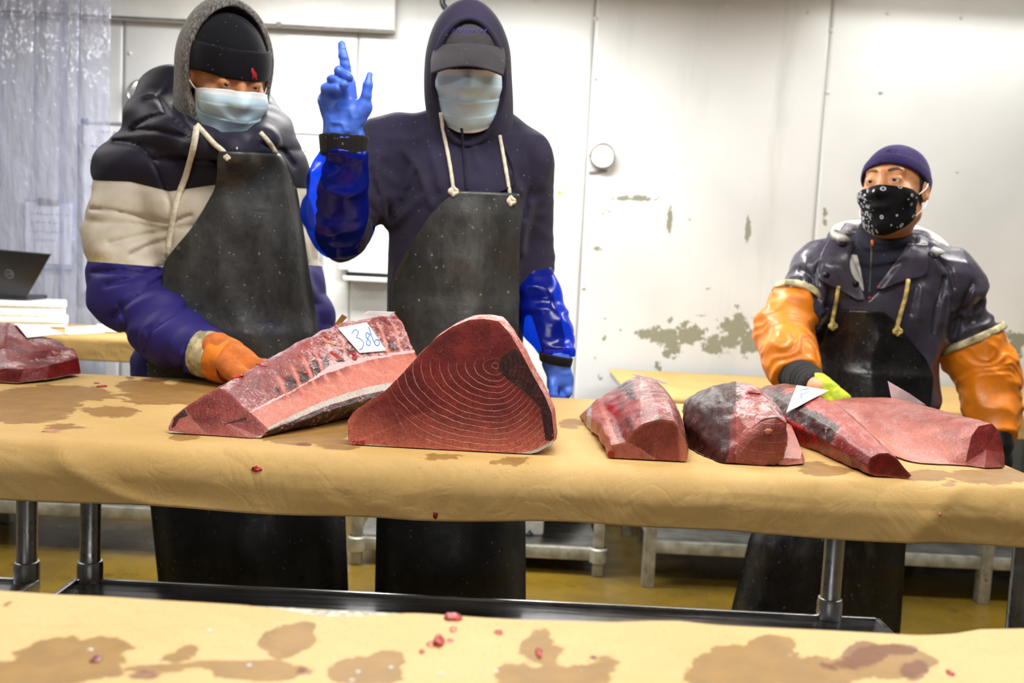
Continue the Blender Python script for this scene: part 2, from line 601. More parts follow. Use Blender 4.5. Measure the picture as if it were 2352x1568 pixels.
PEEL = [(1460, 455, 66, 8, 1.3), (1538, 505, 9, 44, 1.7), (1718, 530, 9, 42, 1.7), (1716, 612, 6, 20, .5), (1895, 495, 8, 34, 1.4), (2195, 399, 18, 6, .7), (2180, 570, 10, 18, .6),
        (1480, 765, 26, 20, 1.2), (1530, 770, 50, 26, 1.25), (1545, 800, 30, 30, 1.), (1590, 770, 46, 34, 1.3), (1640, 790, 40, 34, 1.2), (1690, 760, 50, 52, 1.35), (1720, 790, 50, 40, 1.2), (1690, 725, 14, 26, 1.), (1542, 735, 12, 14, .9), (1575, 740, 10, 14, .9), (1760, 775, 50, 30, 1.1),
        (2330, 790, 40, 40, 1.2), (2260, 800, 50, 20, .8), (2180, 805, 30, 24, .9),
        (1390, 488, 22, 6, .6), (1372, 572, 20, 8, .7), (1575, 505, 18, 8, .5), (1268, 525, 22, 5, .8), (1270, 405, 24, 5, .5), (1392, 732, 9, 6, .7), (1388, 775, 8, 14, .7), (1370, 822, 7, 10, .7), (1380, 868, 12, 10, .6), (1318, 790, 5, 50, .45), (1630, 662, 14, 5, .4), (1695, 700, 22, 6, .6), (1610, 725, 22, 5, .5), (1505, 578, 12, 4, .5), (1510, 842, 12, 20, .6), (2022, 215, 10, 10, .6), (1285, 588, 5, 4, .6), (1288, 622, 5, 4, .6), (55, 640, 5, 5, 0.3), (200, 700, 12, 8, .3), (1425, 760, 5, 5, .4), (2255, 105, 5, 5, .5)]
seams = [-3.5, -2.80, -1.77, -.74, .29, 1.32, 2.35, 3.3]
for i in range(len(seams)-1):
    x0, x1 = seams[i]+.0016, seams[i+1]-.0016
    nx = max(8, int((x1-x0)/.017)); nz = int(CEIL/.017)
    X, Z = np.meshgrid(np.linspace(x0, x1, nx), np.linspace(0.0, CEIL, nz), indexing='ij')
    Pn = np.stack([X.ravel(), np.full(X.size, WY), Z.ravel()], 1)
    Yd = WY+.0025*vnoise(Pn, (1.3, 1, 1.3), i)+.0012*vnoise(Pn, (4, 1, 3), i+9)
    Pn[:, 1] = Yd
    ppx, ppy = proj(Pn)
    pe = np.clip(blobs(ppx, ppy, PEEL), -1.5, 1.5)-.35
    pe += .12*vnoise(Pn, (2, 1, 2), 3)
    g = Pn.reshape(nx, nz, 3)
    o = sheet('wall_panel', g, .008, M_WALL, wb, {'peel': pe})
# rivet heads beside the joints
for px, py in ((1340, 660), (1368, 42), (1367, 180), (1668, 12), (1910, 70), (1902, 212), (2210, 40), (1858, 28), (298, 122), (1230, 0), (2040, 30)):
    c = aty(px, py, WY-.004)
    MB().lathe([(0, -.004), (.007, -.0025), (.010, .002), (.0105, .006)], c, 'y', 12).make('rivet', M_WHITE, wb, True)
# small writing and stickers on the wall beside the middle worker
for px, py, r, m in ((1263, 424, 7, M_WHITE), (1303, 426, 8, M_WHITE), (1285, 442, 4, simple('yellow_sticker', (196, 214, 60), .5))):
    c = aty(px, py, WY-.003)
    MB().lathe([(0, -.001), (r*.00195, -.001), (r*.00195, .004)], c, 'y', 20).make('round_sticker', m, wb, False)

# soffit box along the top left of the wall
s0 = aty(905, 70, 4.13)
mb = MB().box((-3.5, 4.13, s0[2]), (s0[0], WY-.004, CEIL), .004)
tr = mb.make('trim_1', M_WHITE)
tag(tr, 'white boxed soffit along the top left of the wall', None, kind='structure')
MB().box((-3.5, 4.124, s0[2]-.005), (s0[0], 4.14, s0[2]+.003), .001).make('lower_rail', M_GREY, tr)
for px in (180, 640):
    x = aty(px, 45, 4.12)[0]
    MB().box((x-.010, 4.12, s0[2]-.012), (x+.010, 4.135, s0[2]+.010), .002).make('rail_clip', M_GREY, tr)
# dark strip where ceiling and wall meet at the right
o = MB().box((.55, 4.15, 2.395), (1.40, WY-.003, 2.412), .003).make('trim_2', simple('brown_trim', (120, 96, 70), .6))
tag(o, 'thin brown strip at the top of the wall', None, kind='structure')

# lamps
for i, (nm, x, y, z, lx, ly, wt) in enumerate(LAMPS):
    e = empty('ceiling_lamp', (x, y, z))
    lab = {'over_workers': 'long white ceiling lamp above the two masked workers', 'over_fish': 'long white ceiling lamp above the fish table',
           'over_right_wall': 'bright tube lamp at the top right against the wall', 'over_right_worker': 'white ceiling lamp above the worker with orange sleeves',
           'front_fill': 'added fill lamp behind the camera, built as a ceiling fixture', 'over_left': 'white ceiling lamp by the strip curtain at left'}[nm]
    tag(e, lab, 'lamp', 'ceiling lamps')
    MB().box((x-lx/2-.03, y-ly/2-.02, z-.03), (x+lx/2+.03, y+ly/2+.02, CEIL-.001), .006).make('housing', M_WHITE, e)
    MB().box((x-lx/2, y-ly/2, z-.058), (x+lx/2, y+ly/2, z-.03), .01).make('diffuser', M_TUBE, e)

# ================================================================== work tables
def table(name, label, x0, x1, y0, y1, ztop, legs, shelf_z, group, r=.0206, shelf=True, shx=None):
    e = empty(name, ((x0+x1)/2, (y0+y1)/2, 0))
    tag(e, label, 'table', group)
    MB().box((x0, y0, ztop-.035), (x1, y1, ztop-.002), .006).make('table_top', M_STEEL, e, 'auto')
    for lx, ly in legs:
        MB().tube([(lx, ly, .02), (lx, ly, ztop-.03)], r, 28).make('leg', M_STEEL, e, 'auto')
        MB().lathe([(0, 0), (r*1.1, 0), (r*1.15, .012), (r*.8, .03), (r*.8, .05)], (lx, ly, 0), 'z', 20).make('foot', M_BLACKP, e, 'auto')
        if shelf:
            MB().lathe([(r*1.02, -.035), (r*1.22, -.035), (r*1.27, -.028), (r*1.27, .024), (r*1.18, .032), (r*1.02, .033)], (lx, ly, shelf_z+.01), 'z', 28).make('collar', M_STEEL, e, 'auto')
    if shelf:
        xs = [l[0] for l in legs]; ys = [l[1] for l in legs]
        a0, a1 = shx or (min(xs)-.025, max(xs)+.025)
        b0, b1 = min(ys)-.02, max(ys)-.005
        s = MB().box((a0, b0, shelf_z-.03), (a1, b1, shelf_z), .004).make('shelf', M_SHELF, e, 'auto')
        rim = MB()
        for lo, hi in (((a0, b1-.004, shelf_z-.03), (a1, b1+.006, shelf_z+.006)), ((a0, b0-.006, shelf_z-.03), (a1, b0+.004, shelf_z+.006)), ((a0-.006, b0, shelf_z-.03), (a0+.006, b1, shelf_z+.006)), ((a1-.006, b0, shelf_z-.03), (a1+.006, b1, shelf_z+.006))):
            rim.box(lo, hi, .003)
        rim.make('shelf_rim', M_STEEL, s, 'auto')
    return e

TZ = .90
table('work_table', 'steel work table with brown paper and six tuna pieces in the middle', -.95, .79, 1.335, 1.975, TZ, [(-.869, 1.93), (.70, 1.93), (-.869, 1.35), (.775, 1.35)], .468, 'steel work tables')
table('work_table', 'steel work table at the left edge under the tuna slab', -2.6, -.957, 1.335, 1.975, TZ, [(-2.5, 1.93), (-1.003, 1.93), (-2.5, 1.35), (-1.003, 1.35)], .460, 'steel work tables')

# draped paper over the two tables
def drop(s, r):
    """arc-length past the edge start -> (outward, down) round a corner of radius r"""
    s = np.maximum(s, 0)
    a = np.minimum(s/r, math.pi/2*.97)
    o = r*np.sin(a); d = r*(1-np.cos(a))
    rest = np.maximum(s-r*math.pi/2*.97, 0)
    return o+rest*.05, d+rest

STAIN_MID = [(120, 905, 150, 22, 1.1), (60, 935, 130, 34, 1.2), (330, 890, 70, 20, 1.1), (380, 905, 130, 24, 1.), (470, 885, 80, 22, 1.), (250, 945, 70, 16, .7), (40, 960, 60, 14, .8), (420, 1005, 40, 8, .7), (700, 1000, 110, 22, 1.1), (660, 960, 160, 40, .9), (780, 1020, 60, 14, .8), (760, 960, 80, 40, .9),
             (1900, 1080, 60, 14, .9), (1870, 1068, 40, 10, .8), (2130, 1092, 70, 14, .9), (2270, 1095, 110, 22, 1.), (2180, 1112, 20, 5, .6), (1170, 1060, 60, 9, .35), (1310, 975, 26, 14, .5), (150, 980, 60, 7, .4), (1000, 1050, 60, 6, .3)]
BLOOD_MID = [(355, 872, 42, 5, .8), (300, 868, 16, 4, .6), (700, 1020, 20, 5, .7), (130, 990, 24, 3, .3), (620, 985, 110, 10, .5)]
xu = np.concatenate([np.arange(-2.6, .795, .009), np.arange(.795, .795+.11, .0065)])
su = np.maximum(xu-.795, 0)
vv = np.concatenate([-np.arange(.07, .0, -.006), np.arange(0, .66, .0085), .66+np.arange(0, .092, .0035)])
U, Vv = np.meshgrid(np.arange(len(xu)), np.arange(len(vv)), indexing='ij')
Xp = np.minimum(xu, .795)[U]
ou, du_ = drop(su, .03)
Xp = Xp+ou[U]
yb = 1.978
ff = vv-.645
of, df = drop(ff, .048)
ob, db = drop(-vv, .012)
Yp = yb-np.clip(vv, 0, .645)
Yp = Yp-of+ob
hem = .004*np.sin(xu*3.1+.4)+.002*np.sin(xu*9)+.0015*np.sin(xu*23)
Yg = Yp[Vv].copy(); Zg = (TZ+.001-df-db)[Vv]-du_[U]
fr = np.clip((vv-.66)/.09, 0, 1)[Vv]
Zg += fr*hem[U]
P0 = np.stack([Xp.ravel(), Yg.ravel(), Zg.ravel()], 1)
Q0 = np.stack([Xp.ravel(), (xu*0)[U].ravel(), vv[Vv].ravel()], 1)
k = np.clip((vv[Vv].ravel()-.58)/.08, .15, 1)
cr = ridge(Q0+.06*np.stack([vnoise(Q0, 6, 1), vnoise(Q0, 6, 2)*0, vnoise(Q0, 6, 3)], 1), (3.2, 1, 7), 5)
cr = np.maximum(cr-.35, 0)*1.5
n1 = .010*cr*cr+.006*vnoise(Q0, (5, 1, 9), 2)+.0022*vnoise(Q0, (16, 1, 24), 4)+.0045*np.maximum(ridge(Q0, (7, 1, 11), 8)-.6, 0)
rgt = np.clip((Xp.ravel()-.1)/.3, 0, 1)
n1 = n1*(.40+.50*rgt)
P0[:, 1] -= n1*k*np.clip((vv[Vv].ravel()-.6)/.06, 0, 1)
P0[:, 2] += n1*.45*k*(vv[Vv].ravel() < .70)
flat = np.clip(1-(vv[Vv].ravel()-.05)/.05, 0, 1)
P0[:, 2] += .004*np.maximum(vnoise(Q0, (4, 1, 5), 11), 0)*(1-np.clip((P0[:, 0]+.42)/.1, 0, 1))*np.clip(vv[Vv].ravel()/.05, 0, 1)
ppx, ppy = proj(P0)
st = np.clip(blobs(ppx, ppy, STAIN_MID), -2, 1)
bl = np.clip(blobs(ppx, ppy, BLOOD_MID), -2, 1)
top = (vv[Vv].ravel() > .0) & (vv[Vv].ravel() < .67)
st = np.where(top, st, -1); bl = np.where(top, bl, -1)
pg = P0.reshape(len(xu), len(vv), 3)
o = sheet('table_paper', pg[:, ::-1], .0012, M_PAPER, None, {'stain': st.reshape(pg.shape[:2])[:, ::-1], 'blood': bl.reshape(pg.shape[:2])[:, ::-1]})
tag(o, 'wide brown kraft paper draped over the middle table edge', 'paper', 'brown paper covers')

# front table with paper and cutting board
e = table('work_table', 'front work table with stained brown paper nearest the camera', -1.5, 1.5, -.1, .728, TZ-.014, [(-1.4, .68), (1.4, .68), (-1.4, -.05), (1.4, -.05)], .4, 'steel work tables')
o = MB().box((-.9, -.02, TZ-.014), (.62, .739, TZ-.0005), .002).make('cutting_board', M_BOARD)
tag(o, 'worn pale cutting board under the front paper', 'cutting board')
STAIN_F = [(150, 1520, 150, 55, 1.1), (60, 1550, 120, 40, 1.2), (250, 1480, 60, 22, .8), (665, 1470, 70, 38, 1.1), (700, 1440, 30, 16, .8), (650, 1500, 34, 12, .8), (600, 1540, 110, 26, 1.), (430, 1490, 30, 18, .6), (400, 1510, 24, 10, .7), (840, 1540, 90, 34, .95), (890, 1515, 40, 22, .9), (1240, 1480, 50, 50, .6), (1250, 1560, 120, 30, .75), (1190, 1550, 60, 30, .7), (1380, 1540, 40, 30, .35), (1730, 1530, 130, 50, 1.2), (1770, 1485, 60, 26, 1.1), (1690, 1500, 50, 18, .8), (1880, 1545, 130, 40, 1.1), (2040, 1520, 110, 42, 1.), (1640, 1555, 60, 26, .8), (360, 1535, 70, 8, .4), (520, 1525, 80, 8, .5), (15, 1388, 14, 8, .6)]
BLOOD_F = [(1985, 1500, 60, 30, .9), (2060, 1490, 60, 14, .85), (2100, 1540, 40, 26, .5), (1930, 1530, 90, 20, .35), (1620, 1560, 1, 1), (330, 1550, 40, 10, .3), (700, 1540, 30, 14, .3)]
xs = np.arange(-.95, .95, .0085)
ys = np.linspace(0, 1, 120)
U, Vv = np.meshgrid(xs, ys, indexing='ij')
edge = []
for x in xs:
    pxx = proj((x, .735, TZ))[0]
    edge.append(np.interp(pxx, [0, 300, 560, 640, 760, 860, 940, 1000, 1200, 1400, 1480, 1560, 1640, 1800, 2100, 2200, 2280, 2352], [1372, 1385, 1400, 1408, 1425, 1424, 1417, 1420, 1434, 1444, 1441, 1441, 1450, 1456, 1467, 1464, 1455, 1455]))
ey = np.array([atz(proj((x, .735, TZ))[0], p, TZ)[1] for x, p in zip(xs, edge)])
Yf = ey[:, None]*Vv+(1-Vv)*(.05)
lift = .006*np.clip((Vv-.9)/.1, 0, 1)*np.sin(U*9)
Pn = np.stack([U.ravel(), Yf.ravel(), np.full(U.size, TZ+.0032)], 1)
Pn[:, 2] += .0015*vnoise(Pn, (7, 7, 1), 2)+np.maximum(lift.ravel(), 0)*.5+.0012*np.maximum(ridge(Pn, (6, 9, 1), 4)-.5, 0)
ppx, ppy = proj(Pn)
g = Pn.reshape(len(xs), 120, 3)
o = sheet('table_paper', g, .0011, M_PAPER_FORE, None, {'stain': np.clip(blobs(ppx, ppy, STAIN_F), -2, 1), 'blood': np.clip(blobs(ppx, ppy, BLOOD_F), -2, 1)})
tag(o, 'pale brown kraft paper with wet stains on the front table', 'paper', 'brown paper covers')

# tables along the wall
def wall_table(label, x0, x1, ztop, y0, y1, hem, legx, shelf):
    e = empty('wall_table', ((x0+x1)/2, (y0+y1)/2, 0))
    tag(e, label, 'table', 'paper-covered tables along the wall')
    MB().box((x0+.01, y0+.01, ztop-.03), (x1-.01, y1, ztop-.003), .004).make('table_top', M_ALU, e, 'auto')
    for lx in legx:
        for ly in (y0+.05, y1-.06):
            MB().box((lx-.022, ly-.022, 0), (lx+.022, ly+.022, ztop-.02), .004).make('leg', M_ALU, e, 'auto')
    for ly in (y0+.05, y1-.06):
        MB().box((min(legx), ly-.014, shelf), (max(legx), ly+.014, shelf+.045), .003).make('rail', M_ALU, e, 'auto')
    MB().box((min(legx)-.01, y0+.06, shelf+.035), (max(legx)+.01, y1-.06, shelf+.048), .002).make('shelf', M_STEEL, e, 'auto')
    vv = np.concatenate([np.linspace(0, y1-y0, 30), (y1-y0)+np.linspace(.004, hem+.03, 18)])
    xs = np.linspace(x0, x1, int((x1-x0)/.02))
    of, df = drop(vv-(y1-y0), .02)
    yy = y1-np.minimum(vv, y1-y0)-of; zz = ztop+.001-df
    U, V2 = np.meshgrid(np.arange(len(xs)), np.arange(len(vv)), indexing='ij')
    Pn = np.stack([xs[U].ravel(), yy[V2].ravel(), zz[V2].ravel()], 1)
    Pn[:, 1] -= .006*(vnoise(Pn, (5, 1, 9), 3)+1)*(V2.ravel() > 30)
    Pn[:, 2] += .0015*(vnoise(Pn, (5, 5, 1), 3)+1)
    z0 = np.full(len(Pn), -1.)
    c = sheet('table_paper', Pn.reshape(len(xs), len(vv), 3)[:, ::-1], .0012, M_PAPER, None, {'stain': z0, 'blood': z0})
    return e, c

e, c = wall_table('aluminium table by the wall behind the worker with orange sleeves', .43, 3.0, .725, 3.36, 4.12, .075, (.55, 1.80, 2.9), .13)
tag(c, 'brown paper on the wall table behind the worker with orange sleeves', 'paper', 'brown paper covers')
zl = aty(200, 772, 3.42)[2]
e, c = wall_table('aluminium table by the wall behind the laptop', -3.3, -1.10, zl, 3.42, 3.86, .07, (-2.06, -1.2, -3.2), .14)
tag(c, 'brown paper on the wall table beneath the foam boxes', 'paper', 'brown paper covers')

# low aluminium cart with a foam box
e = empty('low_cart', (-.09, 3.75, 0))
tag(e, 'low aluminium cart against the wall behind the middle worker', 'cart')
for lx in (-.554, .369):
    for ly in (3.5, 4.05):
        MB().box((lx-.02, ly-.02, 0), (lx+.02, ly+.02, .56), .004).make('leg', M_ALU, e, 'auto')
        MB().lathe([(.001, 0), (.036, 0), (.036, .05), (.03, .055)], (lx, ly, .055), 'z', 12).make('corner_bracket', M_ALU, e, 'auto')
for ly in (3.5, 4.05):
    MB().box((-.55, ly-.014, .06), (.365, ly+.014, .105), .003).make('rail', M_ALU, e, 'auto')
MB().box((-.55, 3.51, .10), (.365, 4.05, .112), .002).make('deck', M_STEEL, e, 'auto')
MB().box((-.56, 3.49, .555), (.375, 4.06, .575), .003).make('top_deck', M_STEEL, e, 'auto')
MB().box((-.55, 4.052, .1), (.365, 4.06, .56), .001).make('back_panel', simple('dark_panel', (70, 70, 72), .5), e, 'auto')

b0 = aty(1206, 1270, 3.6); b1 = aty(1246, 1270, 3.6)
bx = empty('foam_box', (b0[0]-.1, 3.8, .113))
tag(bx, 'tall white foam box with a drawn arrow on the low cart', 'box')
MB().box((b1[0]-.42, 3.6, .113), (b1[0], 3.95, .40), .012).make('box_body', M_FOAM, bx, 'auto')
MB().box((b1[0]-.43, 3.59, .40), (b1[0]+.005, 3.96, .45), .010).make('lid', M_FOAM, bx, 'auto')
pts = [aty(1215, 1268, 3.5985), aty(1219, 1240, 3.5985), aty(1218, 1219, 3.5985)]
V, Fc = ribbon(catmull(pts, 6), .006, (0, -1, 0), .001)
m = MB().put(V, Fc)
V, Fc = ribbon([aty(1209, 1230, 3.5985), aty(1217, 1218, 3.5985), aty(1224, 1228, 3.5985)], .006, (0, -1, 0), .001)
m.put(V, Fc).make('drawn_arrow', M_INKDARK, bx)
# ================================================================== tuna
def resample(P, N):
    """closed polyline -> N points by arc length, first point kept"""
    P = np.asarray(P, float)
    Q = np.vstack([P, P[:1]])
    s = np.concatenate([[0], np.cumsum(np.linalg.norm(np.diff(Q, axis=0), axis=1))])
    t = np.linspace(0, s[-1], N, endpoint=False)
    return np.stack([np.interp(t, s, Q[:, i]) for i in range(3)], 1)

def smooth_loop(P, it):
    for _ in range(it):
        P = .5*P+.25*(np.roll(P, 1, 0)+np.roll(P, -1, 0))
    return P

def loin(name, label, secs, mat, fattr, N=150, m=46, rings=34, group='tuna pieces on the table', seg=None, rough=.0015, capsmooth=1):
    """secs: list of closed outlines (k,3) of the piece from its near cut face to its far end, same winding and start.
    The first outline becomes a flat cut face, the last one the hidden end. fattr(V, part, t, a) -> attributes."""
    S = [smooth_loop(resample(s, N), capsmooth) for s in secs]
    T = np.linspace(0, len(S)-1, m)
    body = []
    for t in T:
        # catmull in t for a bulging side
        i = min(int(t), len(S)-2); f = t-i
        p0 = S[max(i-1, 0)]; p1 = S[i]; p2 = S[i+1]; p3 = S[min(i+2, len(S)-1)]
        body.append(.5*((2*p1)+(-p0+p2)*f+(2*p0-5*p1+4*p2-p3)*f*f+(-p0+3*p1-3*p2+p3)*f**3))
    body = np.array(body)
    body[:, :, 2] = np.maximum(body[:, :, 2], TZ+.003)
    Vb = body.reshape(-1, 3)
    nz = rough*(vnoise(Vb, 40, 1)+.6*vnoise(Vb, 90, 2))
    cen = np.repeat(body.mean(1), N, 0)
    dr = Vb-cen; dr /= np.linalg.norm(dr, axis=1, keepdims=True)+1e-9
    tt = np.repeat(np.linspace(0, 1, m), N)
    Vb = Vb+dr*(nz*np.clip(tt*14, 0, 1))[:, None]
    Vb[:, 2] = np.maximum(Vb[:, 2], TZ+.002)
    I = np.arange(m*N).reshape(m, N)
    F1 = np.stack([I[:-1], np.roll(I[:-1], -1, 1), np.roll(I[1:], -1, 1), I[1:]], -1).reshape(-1, 4)
    parts = []
    tb = tt; ab = np.tile(np.linspace(0, 1, N, endpoint=False), m)
    root = add(name, Vb, F1[:, ::-1], mat, None, True, fattr(Vb, 'side', tb, ab))
    tag(root, label, 'tuna', group)
    # caps
    for nm, loop, flip in (('cut_face', Vb.reshape(m, N, 3)[0], True), ('far_end', Vb.reshape(m, N, 3)[-1], False)):
        c = loop.mean(0)
        R = np.linspace(1, 0, rings+1)
        V = [loop*r+c*(1-r) for r in R[:-1]]
        V = np.concatenate(V+[c[None]])
        J = np.arange(rings*N).reshape(rings, N)
        Fq = np.stack([J[:-1], np.roll(J[:-1], -1, 1), np.roll(J[1:], -1, 1), J[1:]], -1).reshape(-1, 4)
        tri = np.stack([J[-1], np.roll(J[-1], -1), np.full(N, rings*N), np.full(N, rings*N)], 1)
        faces = [tuple(f) for f in (Fq if flip else Fq[:, ::-1])]+[tuple(f[:3]) if flip else tuple(f[:3][::-1]) for f in tri]
        add(nm, V, faces, mat, root, True, fattr(V, nm, np.zeros(len(V)), np.repeat(R[:-1], N).tolist()+[0]))
    return root

def flesh_mat(name, deep=(118, 38, 34), mid=(158, 62, 56), fat=(206, 134, 118), rough=.34, spec=.35):
    """tuna flesh: attributes dark (bloodline, painted shade under the block), fat (pale), line (phase of the muscle rings), lw (how strong the rings are), skin, frost, red"""
    t = NT(name)
    n1 = t.noise(22, 5, .65); n2 = t.noise(110, 4, .7); n3 = t.noise(55, 5, .7, dist=.8)
    c = t.mix(t.ss(n1, .3, .7), deep, mid)
    fa = t.math('ADD', t.attr('fat'), t.math('MULTIPLY', t.math('SUBTRACT', n1, .5), .35))
    c = t.mix(t.ss(fa, 0, 1), c, fat)
    c = t.mix(t.ss(n2, .45, .8, 0, .35), c, tuple(v*.72 for v in mid))
    # muscle lines
    ph = t.math('ADD', t.attr('line'), t.math('ADD', t.math('MULTIPLY', t.math('SUBTRACT', t.noise(9, 3), .5), 1.1), t.math('MULTIPLY', t.math('SUBTRACT', t.noise(60, 3), .5), .35)))
    tri = t.math('ABSOLUTE', t.math('SUBTRACT', t.math('FRACT', ph), .5))
    wid = t.math('MULTIPLY', t.attr('lw'), .11)
    ln = t.math('MULTIPLY', t.ss(t.math('SUBTRACT', tri, wid), -.05, .03, 1, 0), t.ss(t.attr('lw'), 0.02, .5))
    ln = t.math('MULTIPLY', ln, t.ss(t.noise(30, 3), .25, .6, .25, 1))
    c = t.mix(t.math('MULTIPLY', ln, .62), c, (210, 146, 126))
    # bloodline, and the shade painted under the ribbed block
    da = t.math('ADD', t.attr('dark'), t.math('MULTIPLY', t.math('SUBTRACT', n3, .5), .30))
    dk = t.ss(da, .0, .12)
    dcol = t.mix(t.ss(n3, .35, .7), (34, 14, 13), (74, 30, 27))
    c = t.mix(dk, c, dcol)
    # silver skin edge
    sk = t.ss(t.attr('skin'), .0, .15)
    c = t.mix(sk, c, t.mix(n1, (212, 204, 192), (150, 146, 140)))
    # frost / silvery membrane
    fr = t.math('ADD', t.attr('frost'), t.math('MULTIPLY', t.math('SUBTRACT', n3, .5), 2.2))
    fr = t.math('ADD', fr, t.math('MULTIPLY', t.math('SUBTRACT', t.noise(260, 2), .5), 1.2))
    fm = t.ss(fr, .35, .95)
    c = t.mix(t.math('MULTIPLY', fm, .8), c, (222, 196, 198))
    rd = t.ss(t.math('ADD', t.attr('red'), t.math('SUBTRACT', n3, .5)), .1, .3)
    c = t.mix(rd, c, (158, 16, 14))
    fibre = t.noise(340, 3, .7, stretch=(1, 1, .45)); c = t.mix(t.ss(fibre, .35, .75, 0, .42), c, tuple(v*.62 for v in deep))
    gl = t.ss(t.noise(420, 2, .5), .68, .74, 0, .5); c = t.mix(t.math('MULTIPLY', gl, t.ss(t.attr('frost'), .1, .4)), c, (230, 206, 206))
    h = t.math('ADD', t.math('MULTIPLY', n3, .8), t.math('ADD', t.math('MULTIPLY', n2, .5), t.math('MULTIPLY', ln, .9)))
    return t.fin(c, t.ss(n2, .3, .7, rough*.9, rough*1.5), 0, t.bump(t.math('ADD', h, t.math('MULTIPLY', fibre, .5)), .42, .004), spec, Subsurface_Weight=.05, Subsurface_Radius=(.02, .006, .004), Subsurface_Scale=.5, Coat_Weight=.0)

M_FLESH = flesh_mat('tuna_flesh', (88, 16, 14), (126, 34, 28), (196, 104, 84), .44, .22)
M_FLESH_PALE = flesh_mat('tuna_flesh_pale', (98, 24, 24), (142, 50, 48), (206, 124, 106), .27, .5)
M_FLESH_RED = flesh_mat('tuna_flesh_red', (84, 10, 14), (128, 26, 28), (190, 98, 88), .26, .5)

def Z(V, **kw):
    n = len(V)
    d = {k: np.zeros(n) for k in ('fat', 'line', 'lw', 'frost')}
    d.update({k: np.full(n, -1.) for k in ('dark', 'skin', 'red')})
    for k, v in kw.items():
        d[k] = np.broadcast_to(v, (n,)).astype(float)
    return d

def pxs(L, Yf):
    """outline from photo points on the plane y=Yf (number) or per point (px,py,Y)"""
    return np.array([aty(p[0], p[1], p[2] if len(p) > 2 else Yf) for p in L])

def inpoly(x, y, poly):
    """signed: about +distance inside, - outside (in photo px)"""
    poly = np.asarray(poly, float)
    ins = np.zeros(x.shape, bool); dm = np.full(x.shape, 1e9)
    for i in range(len(poly)):
        a = poly[i]; b = poly[(i+1) % len(poly)]
        c = ((a[1] > y) != (b[1] > y)) & (x < (b[0]-a[0])*(y-a[1])/(b[1]-a[1]+1e-9)+a[0])
        ins ^= c
        ab = b-a
        t = np.clip(((x-a[0])*ab[0]+(y-a[1])*ab[1])/(ab@ab), 0, 1)
        dm = np.minimum(dm, np.hypot(x-a[0]-t*ab[0], y-a[1]-t*ab[1]))
    return np.where(ins, dm, -dm)

# ---- the big wedge in the middle, cut face to the camera
O2 = [(800, 1012), (798, 966), (812, 946), (840, 926), (884, 898), (920, 862), (960, 818), (999, 778), (1039, 750), (1079, 734), (1112, 732), (1145, 737), (1171, 765), (1199, 812), (1223, 860), (1251, 908), (1267, 948), (1273, 1002), (1270, 1019), (1235, 1038), (1199, 1046), (1143, 1047), (1039, 1042), (920, 1033), (830, 1026), (806, 1024)]
Y2 = 1.375
def tilt2(p):
    return (p[0], p[1], Y2+(1040-p[1])/300*.05)
near2 = pxs([tilt2(p) for p in O2], Y2)
def back2(s, dy, dx, dz):
    P = near2.copy(); c = np.array([P[:, 0].mean(), 0, TZ])
    P[:, 0] = c[0]+(P[:, 0]-c[0])*s+dx
    P[:, 2] = TZ+(P[:, 2]-TZ)*(s+dz)
    P[:, 1] += dy
    return P
BLD = [(1149, 822), (1143, 850), (1163, 870), (1195, 894), (1219, 914), (1240, 938), (1248, 985), (1252, 1012), (1285, 1015), (1285, 930), (1258, 896), (1228, 850), (1198, 806), (1180, 800), (1160, 812)]
def f2(V, part, t, a):
    x, y = proj(V)
    if part == 'side':
        q = np.clip((V[:, 2]-TZ)/.2, 0, 1)
        return Z(V, fat=.75+.25*vnoise(V, 30, 2), frost=.45+.3*vnoise(V, 18, 4), skin=np.where(V[:, 2] < TZ+.012, .5, -1))
    dx, dy = x-1140, y-838
    ph = np.sqrt((np.where(dx < 0, dx/1.5, dx*1.25))**2+np.where(dy < 0, dy*1.25, dy)**2)/13.6
    ln = np.interp(-dy, [-300, -10, 25, 70], [.65, .65, .1, .0])
    belly = (x-884)*.62-(y-898)*.40      # left of the seam
    seam = inpoly(x, y, [(884, 896), (900, 930), (925, 980), (975, 1045), (780, 1045), (780, 930)])
    fat = np.clip((y-900)/140, 0, 1)**1.4*.85+np.clip((920-x)/130, 0, 1)*.35*np.clip((y-880)/80, 0, 1)
    edge = inpoly(x, y, O2)
    fat = fat+np.clip((14-edge)/14, 0, 1)*.30
    ph = np.where(seam > 0, (np.hypot(x-830, (y-960)))/22, ph)
    ln = np.where(seam > 0, .12, ln*np.clip((-seam)/25, .25, 1))
    ln = np.where(np.abs(seam) < 2.5, 1., ln); ph = np.where(np.abs(seam) < 2.5, .5, ph)
    dark = inpoly(x, y, BLD)/16
    dark = np.where(edge < 3, dark-.3, dark)
    skin = np.clip((y-np.interp(x, [800, 920, 1039, 1143, 1199, 1235, 1271], [1015, 1026, 1036, 1041, 1039, 1030, 1010])), -8, 8)/8
    red = np.where((x < 850) & (y > 1010), .2, -1)
    return Z(V, fat=fat, line=ph, lw=ln, dark=dark, skin=skin, red=red)
loin('tuna_wedge', 'largest tuna wedge with ringed cut face and dark bloodline at centre', [near2, back2(1.0, .04, .006, .02), back2(.97, .10, .006, -.06), back2(.88, .165, .0, -.18)], M_FLESH, f2, N=260, m=30, rings=90, rough=.0012, capsmooth=0)

